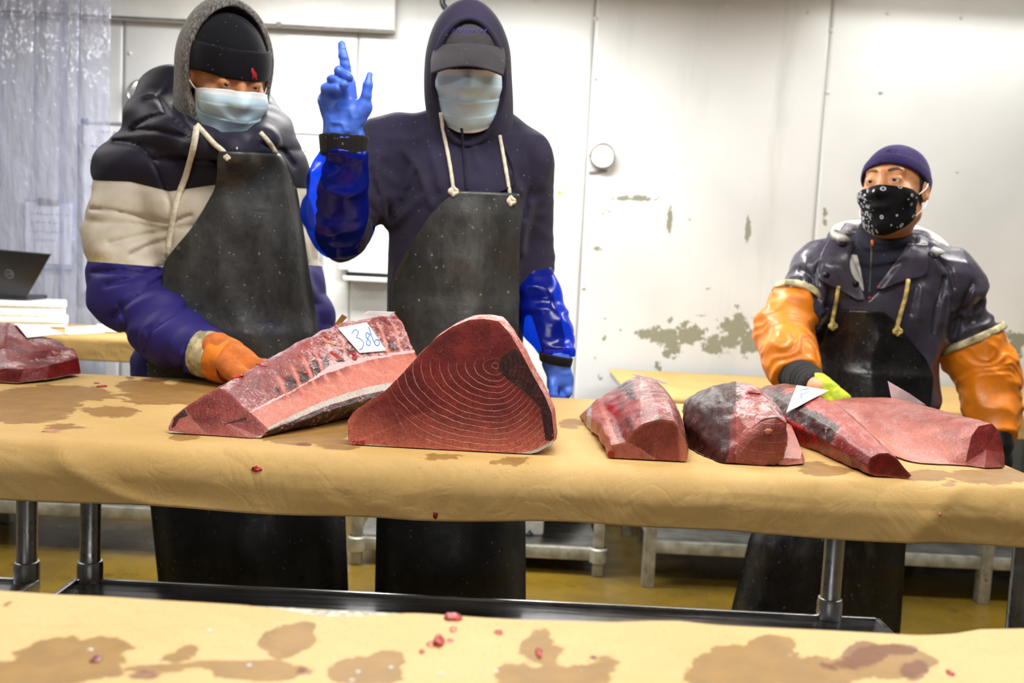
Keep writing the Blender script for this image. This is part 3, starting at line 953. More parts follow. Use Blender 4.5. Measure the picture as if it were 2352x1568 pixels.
# ---- long ribbed block at the left of it
O1 = [(388, 998), (387, 980), (398, 957), (424, 936), (445, 922), (477, 902), (503, 891), (514, 894), (535, 908), (561, 936), (587, 957), (606, 975), (617, 986), (600, 1004), (574, 1018), (551, 1017), (516, 1011), (477, 1006), (433, 1002), (409, 999)]
def y1f(p):
    return 1.392+(1010-p[1])/120*.05
near1 = pxs([(p[0], p[1], y1f(p)) for p in O1], 1.4)
# far outline by an affine map of the near one (three matched corners)
A, B, Dp = near1[0], near1[6], near1[12]
Af = np.array([-.33, 1.93, TZ+.002]); Bf = aty(903, 719, 1.86); Df = aty(985, 882, 1.70)
def affine(P, A, B, D, A2, B2, D2):
    e1, e2 = B-A, D-A
    n = np.cross(e1, e2); n /= np.linalg.norm(n)
    M = np.linalg.inv(np.stack([e1, e2, n], 1))
    c = (P-A)@M.T
    n2 = np.cross(B2-A2, D2-A2); n2 /= np.linalg.norm(n2)
    return A2+c[:, :1]*(B2-A2)+c[:, 1:2]*(D2-A2)+c[:, 2:]*n2
far1 = affine(near1, A, B, Dp, Af, Bf, Df)
def tuck(P, k):
    P = P.copy()
    for i, f in ((13, .16), (14, .34), (15, .30), (16, .15)):
        P[i] = P[i]+(P[0]-P[i])*f*k
        P[i, 2] = max(TZ+.003, P[i, 2]-.012*k)
    return P
def mid1(t, up):
    P = near1*(1-t)+far1*t
    wgt = np.zeros(len(P)); wgt[2:10] = [.3, .5, .7, .9, 1, 1, .8, .6]; wgt[10:13] = [.5, .3, .1]
    P = P+np.array([-.3, 0, 1.])[None]*(wgt*up)[:, None]
    return tuck(P, min(1, t*2))
def f1(V, part, t, a):
    x, y = proj(V)
    if part == 'side':
        ang = np.asarray(a)
        u = t                         # along
        # across from the ridge (0) to the skin edge (1), measured by the outline index
        sA = np.linalg.norm(np.diff(np.vstack([near1, near1[:1]]), axis=0), axis=1); sA = np.concatenate([[0], np.cumsum(sA)])/sA.sum()
        c = np.clip((ang-sA[6])/(sA[12]-sA[6]), -1, 2)
        front = (c > 0) & (c < 1.0)
        wob = .10*vnoise(V, 14, 3)
        rib = np.abs(((u*13+c*.6+.25*vnoise(V, 12, 5)) % 1)-.5)*2
        ribm = np.clip((c-.34+.25*u)/.1, 0, 1)*np.clip((.92-c)/.1, 0, 1)*np.clip((u-.12)/.15, 0, 1)
        fat = np.where(front, np.clip((c-.62+wob)/.18, 0, 1)*.95+.25, .3)
        fat = fat+np.clip((rib-.72)/.2, 0, 1)*.8*ribm
        fr = np.where(front, .56+.40*vnoise(V, 10, 6)-np.clip((c-.60)/.1, 0, .5)+np.clip((.12-c)*4, 0, .4), .3)
        dkm = np.where(front, .26-np.abs(c-.50+.05*vnoise(V, 20, 2))*2.2-np.clip((rib-.55)*1.2, 0, 1)-np.clip((.22-u)*4, 0, 1)-np.clip((u-.86)*3, 0, 1), -1)
        web = np.where(front & (np.abs(c-.60+.06*vnoise(V, 11, 8)) < .022+.02*vnoise(V, 18, 1)), 1, 0)
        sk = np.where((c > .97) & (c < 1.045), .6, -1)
        under = np.where((c >= 1.045), 1, 0)  # underside painted dark for the shade below the overhanging belly
        red = np.where(front & (u > .08) & (u < .95), vnoise(V, 26, 9)*.9-.58, -1)
        red = np.maximum(red, np.where(front & (c < .12) & (u > .3) & (u < .7), vnoise(V, 14, 4)-.25, -1))
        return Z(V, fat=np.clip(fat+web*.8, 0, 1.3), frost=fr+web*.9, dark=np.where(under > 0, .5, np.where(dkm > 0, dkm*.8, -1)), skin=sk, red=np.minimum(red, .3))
    dx, dy = x-535, y-962
    th = .35
    ex = (dx*math.cos(th)+dy*math.sin(th))/1.75; ey = -dx*math.sin(th)+dy*math.cos(th)
    ph = np.hypot(ex, ey)/6.2
    edge = inpoly(x, y, O1)
    fat = .12+np.clip((y-965)/50, 0, 1)*.45+np.clip((10-edge)/10, 0, 1)*.30
    lobe = inpoly(x, y, [(385, 985), (400, 958), (425, 940), (440, 962), (462, 985), (490, 1006), (430, 1002), (388, 998)])
    fat = np.where(lobe > 0, .55, fat)
    dark = np.maximum(inpoly(x, y, [(392, 985), (400, 958), (424, 938), (434, 955), (412, 962), (402, 980)])/10, inpoly(x, y, [(512, 972), (550, 962), (570, 955), (566, 966), (545, 970), (515, 976)])/9)
    lw = np.where(lobe > 0, .05, .16); lw = np.where(np.abs(lobe) < 1.4, 1, lw); ph = np.where(np.abs(lobe) < 1.4, .5, ph)
    skin = np.clip(y-np.interp(x, [386, 430, 516, 551, 574, 600], [988, 996, 1006, 1011, 1011, 999]), -5, 5)/5
    return Z(V, fat=fat, line=ph, lw=lw, dark=dark, skin=skin)
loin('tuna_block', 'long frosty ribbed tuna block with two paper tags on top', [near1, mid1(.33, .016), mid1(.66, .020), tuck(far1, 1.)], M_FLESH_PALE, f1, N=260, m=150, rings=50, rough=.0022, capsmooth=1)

# ---- right-hand pieces
near3 = [(1395, 1044), (1403, 1022), (1437, 1015), (1452, 990), (1478, 972), (1515, 962), (1548, 966), (1562, 985), (1574, 1015), (1581, 1040), (1578, 1058), (1560, 1066), (1520, 1066), (1480, 1065), (1440, 1062), (1408, 1057)]
far3 = [(1343, 985, 1.66), (1340, 950, 1.68), (1375, 918, 1.70), (1415, 893, 1.72), (1445, 872, 1.73), (1470, 864, 1.74), (1500, 868, 1.74), (1520, 886, 1.74), (1545, 920, 1.72), (1556, 950, 1.70), (1556, 968, 1.68), (1540, 976, 1.66), (1490, 980, 1.66), (1440, 984, 1.66), (1390, 988, 1.65), (1360, 990, 1.65)]
n3 = pxs(near3, 1.375); fa3 = pxs(far3, 1.7)
def f3(V, part, t, a):
    x, y = proj(V)
    if part == 'side':
        red = vnoise(V*np.array([1, .3, 1]), 40, 3)*.7-.25
        streak = vnoise(V*np.array([1.6, .35, 1.]), 34, 6)
        topm = np.clip((V[:, 2]-TZ-.04)/.04, 0, 1)
        fr = np.where(x > 1470, .55, .28)*topm+.25*streak
        fat = .30+.3*np.clip((1420-x)/50, 0, 1)+.2*streak
        seam = np.abs(x-np.interp(y, [920, 1010, 1040], [1378, 1412, 1440]))
        return Z(V, fat=np.where(seam < 5, 1, fat), frost=fr, dark=np.where((x > 1530) & (t > .15), .02+.15*streak, np.where(topm > 0, streak*.34-.10, -1)), red=np.where(x < 1420, red, -1), skin=np.where((x < 1360) & (t > .5), .05+.4*streak, -1))
    dx, dy = x-1515, y-1005
    edge = inpoly(x, y, near3)
    lobe = inpoly(x, y, [(1398, 1044), (1403, 1022), (1437, 1015), (1470, 1030), (1520, 1066), (1408, 1060)])
    ph = np.hypot(dx/1.2, dy)/9
    return Z(V, fat=.28+np.clip((8-edge)/8, 0, 1)*.45+np.where(lobe > 0, .3, 0)+np.clip((x-1555)/20, 0, .6), line=np.where(np.abs(lobe) < 1.5, .5, ph), lw=np.where(np.abs(lobe) < 1.5, 1, .07), red=np.where((x < 1412) & (y > 1035), .35, -1), skin=np.clip(y-1061-(x-1480)*.02, -4, 4)/6)
loin('tuna_loin', 'tuna loin with streaky red top and round cut face, nearest the blue glove', [n3, n3*.6+fa3*.4+np.array([0, 0, .012]), fa3, fa3*1.0+np.array([.0, .08, -.02])], M_FLESH_PALE, f3, N=180, m=70, rings=46, rough=.002)

near4 = [(1612, 1060), (1650, 1060), (1700, 1068), (1740, 1068), (1775, 1062), (1803, 1040), (1806, 1010), (1803, 985), (1790, 962), (1765, 945), (1730, 940), (1700, 950), (1680, 975), (1655, 1000), (1630, 1020), (1612, 1040)]
near4 = [(1640, 1056), (1685, 1066), (1735, 1071), (1770, 1066), (1802, 1040), (1806, 1000), (1800, 960), (1778, 945), (1740, 950), (1705, 968), (1680, 1000), (1655, 1030)]
mid4 = [(1580, 1035, 1.50), (1640, 1048, 1.50), (1735, 1050, 1.50), (1780, 1045, 1.50), (1802, 1020, 1.50), (1800, 960, 1.52), (1775, 915, 1.54), (1735, 887, 1.55), (1690, 882, 1.55), (1640, 893, 1.54), (1594, 930, 1.53), (1580, 980, 1.51)]
far4 = [(1590, 960, 1.74), (1640, 965, 1.74), (1700, 968, 1.74), (1740, 968, 1.74), (1760, 950, 1.74), (1755, 920, 1.74), (1735, 898, 1.74), (1705, 886, 1.74), (1660, 886, 1.74), (1615, 896, 1.74), (1578, 912, 1.74), (1568, 935, 1.74)]
n4, m4, fa4 = pxs(near4, 1.40), pxs(mid4, 1.5), pxs(far4, 1.74)
tip4 = n4.mean(0)*.45+n4*.55
tip4[:, 1] = 1.372; tip4[:, 2] -= .008
tip4b = n4.mean(0)*.14+n4*.86
tip4b[:, 1] = 1.378; tip4b[:, 2] -= .004
def f4(V, part, t, a):
    x, y = proj(V)
    edgec = 1688+(y-880)*-.02+14*vnoise(V, 22, 3)
    edgec = np.interp(y, [880, 930, 975, 1010, 1070], [1720, 1690, 1688, 1680, 1668])+16*vnoise(V, 26, 3)
    dark = (edgec-x)/50
    dark = np.where(x < 1610, dark-.2*np.clip((1000-y)/100, 0, 0), dark)
    ph = (np.hypot((x-1770)*1.0, (y-850)*1.0))/22+.2*vnoise(V, 10, 2)
    lw = np.where((y > 955) & (x > 1690), .26, .02)
    fr = np.where((x > 1690) & (y < 960), .62, .05)+np.where((x < 1690), -.10+.3*vnoise(V*np.array([.5, 1.5, 1.5]), 40, 4), 0)
    fat = np.where(x > 1690, .34, .1)
    red = np.where(np.hypot((x-1732)/22, (y-903)/9) < 1, .3, -1)
    red = np.maximum(red, np.where((x < 1670) & (y > 1020), vnoise(V, 40, 7)*.5-.1, -1))
    return Z(V, fat=fat, frost=fr, dark=dark, line=ph, lw=lw, red=red)
loin('tuna_loin', 'domed tuna loin with blackish left side and pink layered right side', [tip4, tip4b, n4, m4, fa4], M_FLESH_PALE, f4, N=170, m=120, rings=40, rough=.003)
# thin flap of flesh under it
fl = [atz(px, py, TZ+.004) for px, py in ((1786, 1052), (1788, 1067), (1806, 1068), (1846, 1064), (1848, 1055), (1835, 1035), (1822, 1016), (1812, 1012))]
hi = [p+np.array([-.004, .004, z]) for p, z in zip(fl, (.022, .010, .010, .006, .012, .020, .028, .03))]
V = np.array(fl+hi+[np.mean(hi, 0)+np.array([0, 0, .004])])
n = len(fl)
Fc = [(i, (i+1) % n, (i+1) % n+n, i+n) for i in range(n)]+[(i+n, (i+1) % n+n, 2*n) for i in range(n)]+[tuple(range(n))[::-1]]
o = add('tuna_flap', V, Fc, M_FLESH_PALE, None, False, Z(V, fat=.7, frost=.2))
tag(o, 'thin pale flap of tuna lying beside the domed loin', 'tuna', 'tuna pieces on the table')

# long diagonal loin with the tag
def ring_at(c, wv, hv, K=24, sq=2.3, lift=0.):
    """closed rounded outline round c spanned by half vectors wv and hv"""
    a = np.linspace(0, 2*math.pi, K, endpoint=False)+math.pi*1.25
    ca, sa = np.cos(a), np.sin(a)
    ca = np.sign(ca)*np.abs(ca)**(2/sq); sa = np.sign(sa)*np.abs(sa)**(2/sq)
    return c+ca[:, None]*wv+sa[:, None]*hv
c50 = atz(2042, 1093, TZ); c51 = atz(1830, 985, TZ)
near5 = pxs([(1996, 1088), (1990, 1070), (2000, 1050), (2018, 1041), (2040, 1040), (2060, 1052), (2078, 1075), (2094, 1092), (2085, 1099), (2060, 1098), (2035, 1094), (2012, 1093)], 1.33)
mid5a = pxs([(1880, 1042, 1.50), (1870, 1000, 1.50), (1880, 965, 1.51), (1905, 945, 1.52), (1935, 940, 1.53), (1965, 962, 1.53), (2000, 1000, 1.52), (2025, 1045, 1.50), (2020, 1060, 1.49), (1985, 1064, 1.48), (1950, 1060, 1.48), (1910, 1052, 1.49)], 1.5)
mid5b = pxs([(1800, 1010, 1.62), (1795, 960, 1.62), (1805, 925, 1.64), (1830, 903, 1.66), (1862, 900, 1.67), (1895, 915, 1.67), (1930, 950, 1.66), (1955, 1000, 1.63), (1950, 1012, 1.62), (1910, 1018, 1.60), (1870, 1018, 1.60), (1830, 1015, 1.61)], 1.6)
far5 = pxs([(1745, 950, 1.82), (1742, 915, 1.82), (1742, 893, 1.83), (1760, 884, 1.84), (1800, 882, 1.84), (1840, 884, 1.84), (1870, 905, 1.84), (1880, 940, 1.82), (1870, 950, 1.80), (1840, 952, 1.80), (1800, 952, 1.80), (1770, 952, 1.81)], 1.82)
def f5(V, part, t, a):
    x, y = proj(V)
    if part == 'side':
        axis = (x-1740)-(y-880)*1.55      # across the loin in the photo: negative on the dark left side
        st = vnoise(V*np.array([1.2, 2.4, 2.4]), 46, 3)
        dark = np.where(t > .22, .36-np.abs(axis+10+30*vnoise(V, 9, 2))/150+.25*st*np.clip((t-.3)*3, 0, 1), -1)
        dark = np.where(t > .82, .1+.2*st, dark)
        fr = .12+.40*st
        return Z(V, fat=np.clip(.30+axis/110, 0, .7), frost=fr*np.where(axis < 40, 1, .55), dark=dark, line=(x+y*1.3)/13., lw=np.where((axis < 20) & (t < .8), .30, .02), red=np.where((axis < -50), .18+.4*st, st*.5-.5))
    edge = inpoly(x, y, [(1996, 1088), (1990, 1070), (2000, 1050), (2018, 1041), (2040, 1040), (2060, 1052), (2078, 1075), (2094, 1092), (2085, 1099), (2035, 1094)])
    return Z(V, fat=.15+np.clip((6-edge)/6, 0, 1)*.5, line=np.hypot(x-1995, y-1085)/14, lw=.12, red=np.where(x < 2055, .12, -.4))
loin('tuna_loin', 'long slim tuna loin with dark streaked back and a white tag', [near5, mid5a, mid5b, far5], M_FLESH_RED, f5, N=170, m=120, rings=26, rough=.002)

# smooth long loin at the right end
near6 = pxs([(2215, 1080, 1.46), (2222, 1040, 1.47), (2232, 1000, 1.48), (2248, 978, 1.49), (2278, 972, 1.50), (2290, 985, 1.50), (2300, 1010, 1.49), (2306, 1040, 1.48), (2308, 1070, 1.46), (2300, 1084, 1.45), (2260, 1085, 1.44), (2230, 1083, 1.45)], 1.47)
mid6a = pxs([(2090, 1075, 1.46), (2092, 1040, 1.50), (2100, 1000, 1.56), (2112, 965, 1.60), (2140, 945, 1.64), (2165, 942, 1.68), (2190, 960, 1.70), (2205, 985, 1.70), (2205, 1010, 1.69), (2190, 1040, 1.60), (2150, 1070, 1.52), (2120, 1078, 1.48)], 1.55)
mid6b = pxs([(1985, 1010, 1.60), (1980, 985, 1.62), (1985, 955, 1.66), (1998, 930, 1.70), (2025, 915, 1.74), (2055, 915, 1.78), (2085, 925, 1.80), (2100, 945, 1.80), (2100, 965, 1.80), (2080, 990, 1.72), (2040, 1010, 1.66), (2010, 1014, 1.62)], 1.7)
far6 = pxs([(1905, 955, 1.78), (1900, 940, 1.79), (1902, 928, 1.80), (1915, 918, 1.82), (1940, 914, 1.84), (1965, 914, 1.86), (1985, 920, 1.88), (2000, 930, 1.88), (2000, 942, 1.88), (1985, 950, 1.84), (1950, 960, 1.80), (1920, 960, 1.78)], 1.82)
for q in (mid6a, mid6b, far6):
    q[[0, 9, 10, 11], 2] = TZ+.003
def f6(V, part, t, a):
    x, y = proj(V)
    if part == 'side':
        gro = vnoise(V*np.array([.5, 1, 2.5]), 40, 3)
        low = np.clip((TZ+.05-V[:, 2])/.05, 0, 1)
        return Z(V, fat=.42+.42*low+.15*gro, frost=.06+.12*vnoise(V, 60, 2), line=(V[:, 2]*1.2)/.018+.6*gro, lw=np.where(low > .15, .10, .0), red=np.where(low > .3, gro*.3-.45, -1))
    edge = (x-2225)/80
    return Z(V, fat=.05+.25*np.clip((y-1040)/40, 0, 1), line=(y+x*.35)/14, lw=.08, red=np.where(x > 2285, .05, -.5))
loin('tuna_loin', 'smooth pink tuna loin at the right end of the table', [near6, mid6a, mid6b, far6], M_FLESH_PALE, f6, N=150, m=110, rings=30, rough=.0012)

# slab at the left edge
near0 = pxs([(-140, 872, 1.80), (-60, 876, 1.79), (40, 880, 1.79), (42, 862, 1.79), (55, 842, 1.81), (-20, 835, 1.82), (-140, 838, 1.82)], 1.8)
A0 = {}
base0 = [atz(px, py, TZ+.002) for px, py in ((-160, 868), (40, 879), (120, 869), (189, 853))]
def poly0():
    # rows of the slab from front to back, each a polyline left to right
    r0 = [aty(-200, 872, 1.80), aty(-60, 876, 1.79), aty(42, 880, 1.785), aty(110, 872, 1.83), aty(186, 857, 1.93)]
    r1 = [aty(-200, 838, 1.81), aty(-60, 845, 1.81), aty(55, 849, 1.80), aty(115, 838, 1.84), aty(180, 822, 1.94)]
    r2 = [aty(-200, 818, 1.83), aty(-60, 822, 1.83), aty(20, 824, 1.83), aty(85, 828, 1.87), aty(172, 806, 1.96)]
    r3 = [aty(-200, 800, 1.85), aty(-60, 800, 1.85), aty(10, 800, 1.86), aty(80, 806, 1.89), aty(165, 800, 1.97)]
    r4 = [aty(-200, 765, 1.89), aty(-60, 764, 1.89), aty(15, 770, 1.89), aty(90, 792, 1.92), aty(150, 794, 1.98)]
    r5 = [aty(-200, 745, 1.94), aty(-60, 740, 1.94), aty(20, 742, 1.94), aty(80, 765, 1.965), aty(135, 782, 2.00)]
    r6 = [aty(-200, 748, 2.02), aty(-60, 745, 2.02), aty(20, 752, 2.02), aty(80, 775, 2.02), aty(130, 790, 2.03)]
    r7 = [p*np.array([1, 0, 0])+np.array([0, 2.02, TZ+.004]) for p in r6]
    return [r0, r1, r2, r3, r4, r5, r6, r7]
G = np.array(poly0())
def up2(G, k):
    for ax in (0, 1):
        m = G.shape[ax]
        t = np.linspace(0, m-1, (m-1)*k+1)
        H = np.moveaxis(G, ax, 0)
        i = np.minimum(t.astype(int), m-2); f = (t-i)[:, None, None]
        f = f*.6+f*f*(3-2*f)*.4
        H = H[i]*(1-f)+H[i+1]*f
        G = np.moveaxis(H, 0, ax)
    return G
G = up2(G, 10)
Vf = G.reshape(-1, 3)
Vf[:, 2] += .0025*vnoise(Vf, 40, 3)
Vf[:, 2] = np.maximum(Vf[:, 2], TZ+.003)
x, y = proj(Vf)
rowt = np.repeat(np.linspace(0, 7, G.shape[0]), G.shape[1])
groove = np.abs(x-(-y*2.0+1640+20*vnoise(Vf, 10, 2)))
m, n = G.shape[:2]
I = np.arange(m*n).reshape(m, n)
Fq = np.stack([I[:-1, :-1], I[:-1, 1:], I[1:, 1:], I[1:, :-1]], -1).reshape(-1, 4).tolist()
# close sides and bottom
Fq.append(I[:, -1].tolist()); Fq.append(I[:, 0].tolist()[::-1]); 
Fq.append(I[0, ::-1].tolist()+I[-1, :].tolist())
st = vnoise(Vf*np.array([.6, 1, 3]), 30, 5)
o = add('tuna_slab', Vf, Fq, M_FLESH_RED, None, True, Z(Vf, fat=np.where(rowt < 1, .12, .16+.2*st), frost=np.where((rowt > 1.1) & (rowt < 2.9), .35, np.where(rowt > 3.8, .35, 0))+.3*st, line=np.where(rowt < 1.05, (x+y*1.5)/20, (y-x*.2)/9), lw=np.where(rowt < 1.05, .10, .05), dark=np.where((rowt > 3) & (rowt < 5), .05*st-.02, -1), skin=np.where(rowt < .09, .4, -1)))
tag(o, 'dark red tuna slab at the left edge of the picture', 'tuna', 'tuna pieces on the table')
try:
    o.data.set_sharp_from_angle(angle=math.radians(50))
except Exception:
    pass
# ================================================================== people: shared pieces
def cloth(name, col, rough=.85, weave=900, bump=.15, var=.18, sheen=.06, spec=.15):
    t = NT(name)
    a = t.noise(7, 4); b = t.noise(weave, 2, .6)
    c = t.mix(t.ss(a, .3, .7), tuple(v*(1-var) for v in col), tuple(min(255, v*(1+var)) for v in col))
    c = t.mix(t.ss(b, .35, .7, 0, .4), c, tuple(v*.7 for v in col))
    lint = t.ss(t.noise(170, 1, .2), .77, .80, 0, .5)
    c = t.mix(lint, c, (150, 146, 150))
    return t.fin(c, rough, 0, t.bump(t.math('ADD', b, t.math('MULTIPLY', t.noise(40, 3), .8)), bump, .002), spec, Sheen_Weight=sheen, Sheen_Roughness=.5)

def rubber(name, col, rough=.38, speck=1.):
    t = NT(name)
    a = t.noise(9, 5, .65); d = t.noise(30, 5, .7, dist=1.)
    c = t.mix(t.ss(a, .35, .7), col, tuple(v*1.35+8 for v in col))
    # dried scale rings and dots
    vo = t.n('ShaderNodeTexVoronoi', {'Vector': t.co, 'Scale': 26.}, feature='F1').outputs['Distance']
    ringm = t.math('MULTIPLY', t.ss(t.math('ABSOLUTE', t.math('SUBTRACT', vo, .12)), .0, .05, 1, 0), t.ss(t.noise(6, 3), .58, .66))
    c = t.mix(t.math('MULTIPLY', ringm, .55*speck), c, (140, 136, 108))
    dots = t.ss(t.noise(150, 1, .2), .765, .79)
    c = t.mix(t.math('MULTIPLY', dots, .6*speck), c, (176, 174, 160))
    scuf = t.ss(t.noise(9, 5, .75, stretch=(1, 1, .35)), .5, .75, 0, .5*speck)
    c = t.mix(scuf, c, (96, 96, 94))
    return t.fin(c, t.ss(d, .3, .7, rough*.75, rough*1.4), 0, t.bump(t.math('ADD', a, t.math('MULTIPLY', d, .4)), .2, .012), .5)

def skin_mat(name, col, dark):
    t = NT(name)
    a = t.noise(30, 4)
    c = t.mix(t.ss(a, .3, .7), col, dark)
    return t.fin(c, .48, 0, t.bump(t.noise(260, 3), .06, .001), .4, Subsurface_Weight=.15, Subsurface_Radius=(.02, .008, .004), Subsurface_Scale=.4)

def film_mat():
    t = NT('blue_plastic_film')
    n = t.noise(20, 4, .6)
    t.fin(t.mix(n, (12, 26, 150), (18, 44, 200)), .2, 0, t.bump(n, .25, .004), .8)
    tr = t.n('ShaderNodeBsdfTransparent', {0: (.05, .26, .98, 1)})
    mx = t.n('ShaderNodeMixShader', {0: .36, 1: tr.outputs[0], 2: t.b.outputs[0]})
    t.t.links.new(mx.outputs[0], t.out.inputs[0])
    return t.m

def mask_mat():
    t = NT('surgical_mask')
    v = t.attr('v'); u = t.attr('u')
    edge = t.math('MAXIMUM', t.ss(v, .90, .915), t.math('MAXIMUM', t.ss(v, .05, .035), t.ss(t.math('ABSOLUTE', u), .955, .97)))
    c = t.mix(t.noise(40, 3), (192, 222, 238), (206, 232, 244))
    c = t.mix(edge, c, (232, 238, 242))
    return t.fin(c, .75, 0, t.bump(t.noise(700, 2), .08, .001), .2)

def paisley_mat():
    t = NT('paisley_mask')
    u = t.attr('u'); v = t.attr('v')
    co = t.n('ShaderNodeCombineXYZ', {0: u, 1: v}).outputs[0]
    vo = t.n('ShaderNodeTexVoronoi', {'Vector': co, 'Scale': 6.2, 'Randomness': .75}, feature='F1').outputs['Distance']
    big = t.ss(t.math('ABSOLUTE', t.math('SUBTRACT', vo, .22)), .04, .08, 1, 0)
    v2 = t.n('ShaderNodeTexVoronoi', {'Vector': co, 'Scale': 13.}, feature='F1').outputs['Distance']
    small = t.ss(t.math('ABSOLUTE', t.math('SUBTRACT', v2, .32)), .05, .12, 1, 0)
    left = t.ss(u, -.18, -.28)
    k = t.math('MAXIMUM', t.math('MULTIPLY', small, left), t.math('MULTIPLY', big, t.ss(u, -.22, -.12)))
    c = t.mix(k, (16, 16, 20), (205, 205, 215))
    return t.fin(c, .85, 0, None, .2)

def jacket1_mat():
    t = NT('three_tone_puffer')
    z = t.attr('band')
    wob = t.math('MULTIPLY', t.math('SUBTRACT', t.noise(6, 2), .5), .006)
    z = t.math('ADD', z, wob)
    up = t.ss(z, 1.0, 1.003)
    lo = t.ss(z, .0, -.003)
    n = t.noise(12, 5)
    cream = t.mix(t.ss(n, .35, .7), (206, 197, 182), (186, 177, 160))
    cream = t.mix(t.math('MULTIPLY', t.ss(t.noise(9, 5, .6), .5, .68), t.ss(z, .5, .1)), cream, (176, 158, 104))
    navy = t.mix(n, (22, 21, 34), (38, 36, 54))
    purp = t.mix(n, (36, 30, 96), (50, 42, 122))
    c = t.mix(up, cream, navy)
    c = t.mix(lo, c, purp)
    return t.fin(c, .6, 0, t.bump(t.noise(60, 4, stretch=(1, 1, .5)), .15, .004), .25)

def heather_mat():
    t = NT('grey_heather_knit')
    a = t.noise(300, 3, .7, stretch=(1, 1, .35)); b = t.noise(30, 3, stretch=(2, 2, .3))
    c = t.mix(t.ss(a, .35, .65), (56, 54, 54), (142, 138, 134))
    c = t.mix(t.ss(b, .4, .7, 0, .5), c, (84, 80, 78))
    return t.fin(c, .9, 0, t.bump(t.math('ADD', a, b), .3, .002), .2, Sheen_Weight=.2)

def pvc(name, col, rough=.3, var=.2):
    t = NT(name)
    a = t.noise(10, 4); f = t.noise(60, 4)
    c = t.mix(t.ss(a, .3, .7), tuple(v*(1-var) for v in col), tuple(min(255, v*(1+var*.5)) for v in col))
    return t.fin(c, t.ss(f, .3, .7, rough*.8, rough*1.3), 0, t.bump(t.math('ADD', a, t.math('MULTIPLY', f, .3)), .15, .005), .5)

M_APRON = rubber('black_rubber_apron', (42, 43, 43), .34)
M_APRON3 = rubber('wet_black_apron', (16, 15, 17), .24, .6)
M_MASK = mask_mat()
M_PAIS = paisley_mat()
M_HOODIE = cloth('navy_hoodie', (46, 42, 62))
M_CAP = cloth('charcoal_cap', (58, 56, 60), weave=600)
M_PURPLE = simple('purple_thread', (76, 58, 160), .8)
M_TROUSER = cloth('dark_trousers', (24, 24, 28))
M_BOOT = simple('rubber_boot', (20, 20, 22), .35)
M_NITRILE = simple('blue_nitrile', (70, 112, 222), .42, var=.08, scale=24, bump=.12, bscale=50)
M_FILM = film_mat()
M_CUFF = cloth('black_cuff', (30, 28, 28), weave=500)
M_STRING = simple('cotton_string', (222, 214, 192), .9, var=.06, scale=120, bump=.2, bscale=300)
M_STRING_Y = simple('yellowed_string', (206, 182, 110), .9, var=.2, scale=60, bump=.4, bscale=300)
M_CORD = cloth('navy_cord', (38, 34, 52))
M_BEANIE = cloth('black_beanie', (18, 18, 26), weave=500)
M_RED = simple('red_embroidery', (190, 30, 44), .8)
M_HEATHER = heather_mat()
M_PUFF = jacket1_mat()
M_ORGLOVE = simple('orange_work_glove', (206, 112, 44), .85, var=.08, scale=50, bump=.4, bscale=260)
M_ORCUFF = simple('orange_glove_cuff', (226, 128, 30), .7, var=.12, scale=30)
M_CREAM = simple('cream_cuff', (204, 192, 150), .8, var=.2, scale=40)
M_PVC = pvc('slate_rain_jacket', (64, 59, 74))
M_PVCIN = simple('pale_lining', (186, 184, 180), .6, var=.08)
M_ORANGE = pvc('orange_oilskin', (240, 136, 26), .42, .12)
M_KNIT = cloth('navy_zip_sweater', (40, 40, 52))
M_BEANIE3 = cloth('purple_navy_cap', (50, 36, 92), weave=500)
M_HAIR = simple('black_hair', (22, 20, 20), .6, var=.3, scale=200)
M_YGLOVE = simple('yellow_green_glove', (196, 214, 40), .7, var=.1, scale=60)
M_WGLOVE = simple('pale_glove_tip', (226, 224, 190), .7, var=.1, scale=60)
M_SK1 = skin_mat('warm_tan_skin', (200, 138, 96), (176, 114, 76))
M_SK2 = skin_mat('deep_brown_skin', (112, 74, 54), (90, 56, 40))
M_SK3 = skin_mat('light_skin', (226, 164, 116), (206, 138, 92))
M_SNAP = simple('dark_snap', (30, 28, 34), .3, .6)

def eye_mat():
    t = NT('eye')
    r = t.attr('iris')
    c = t.mix(t.ss(r, .40, .46), (36, 20, 12), (206, 198, 190))
    return t.fin(c, .15)
M_EYE = eye_mat()

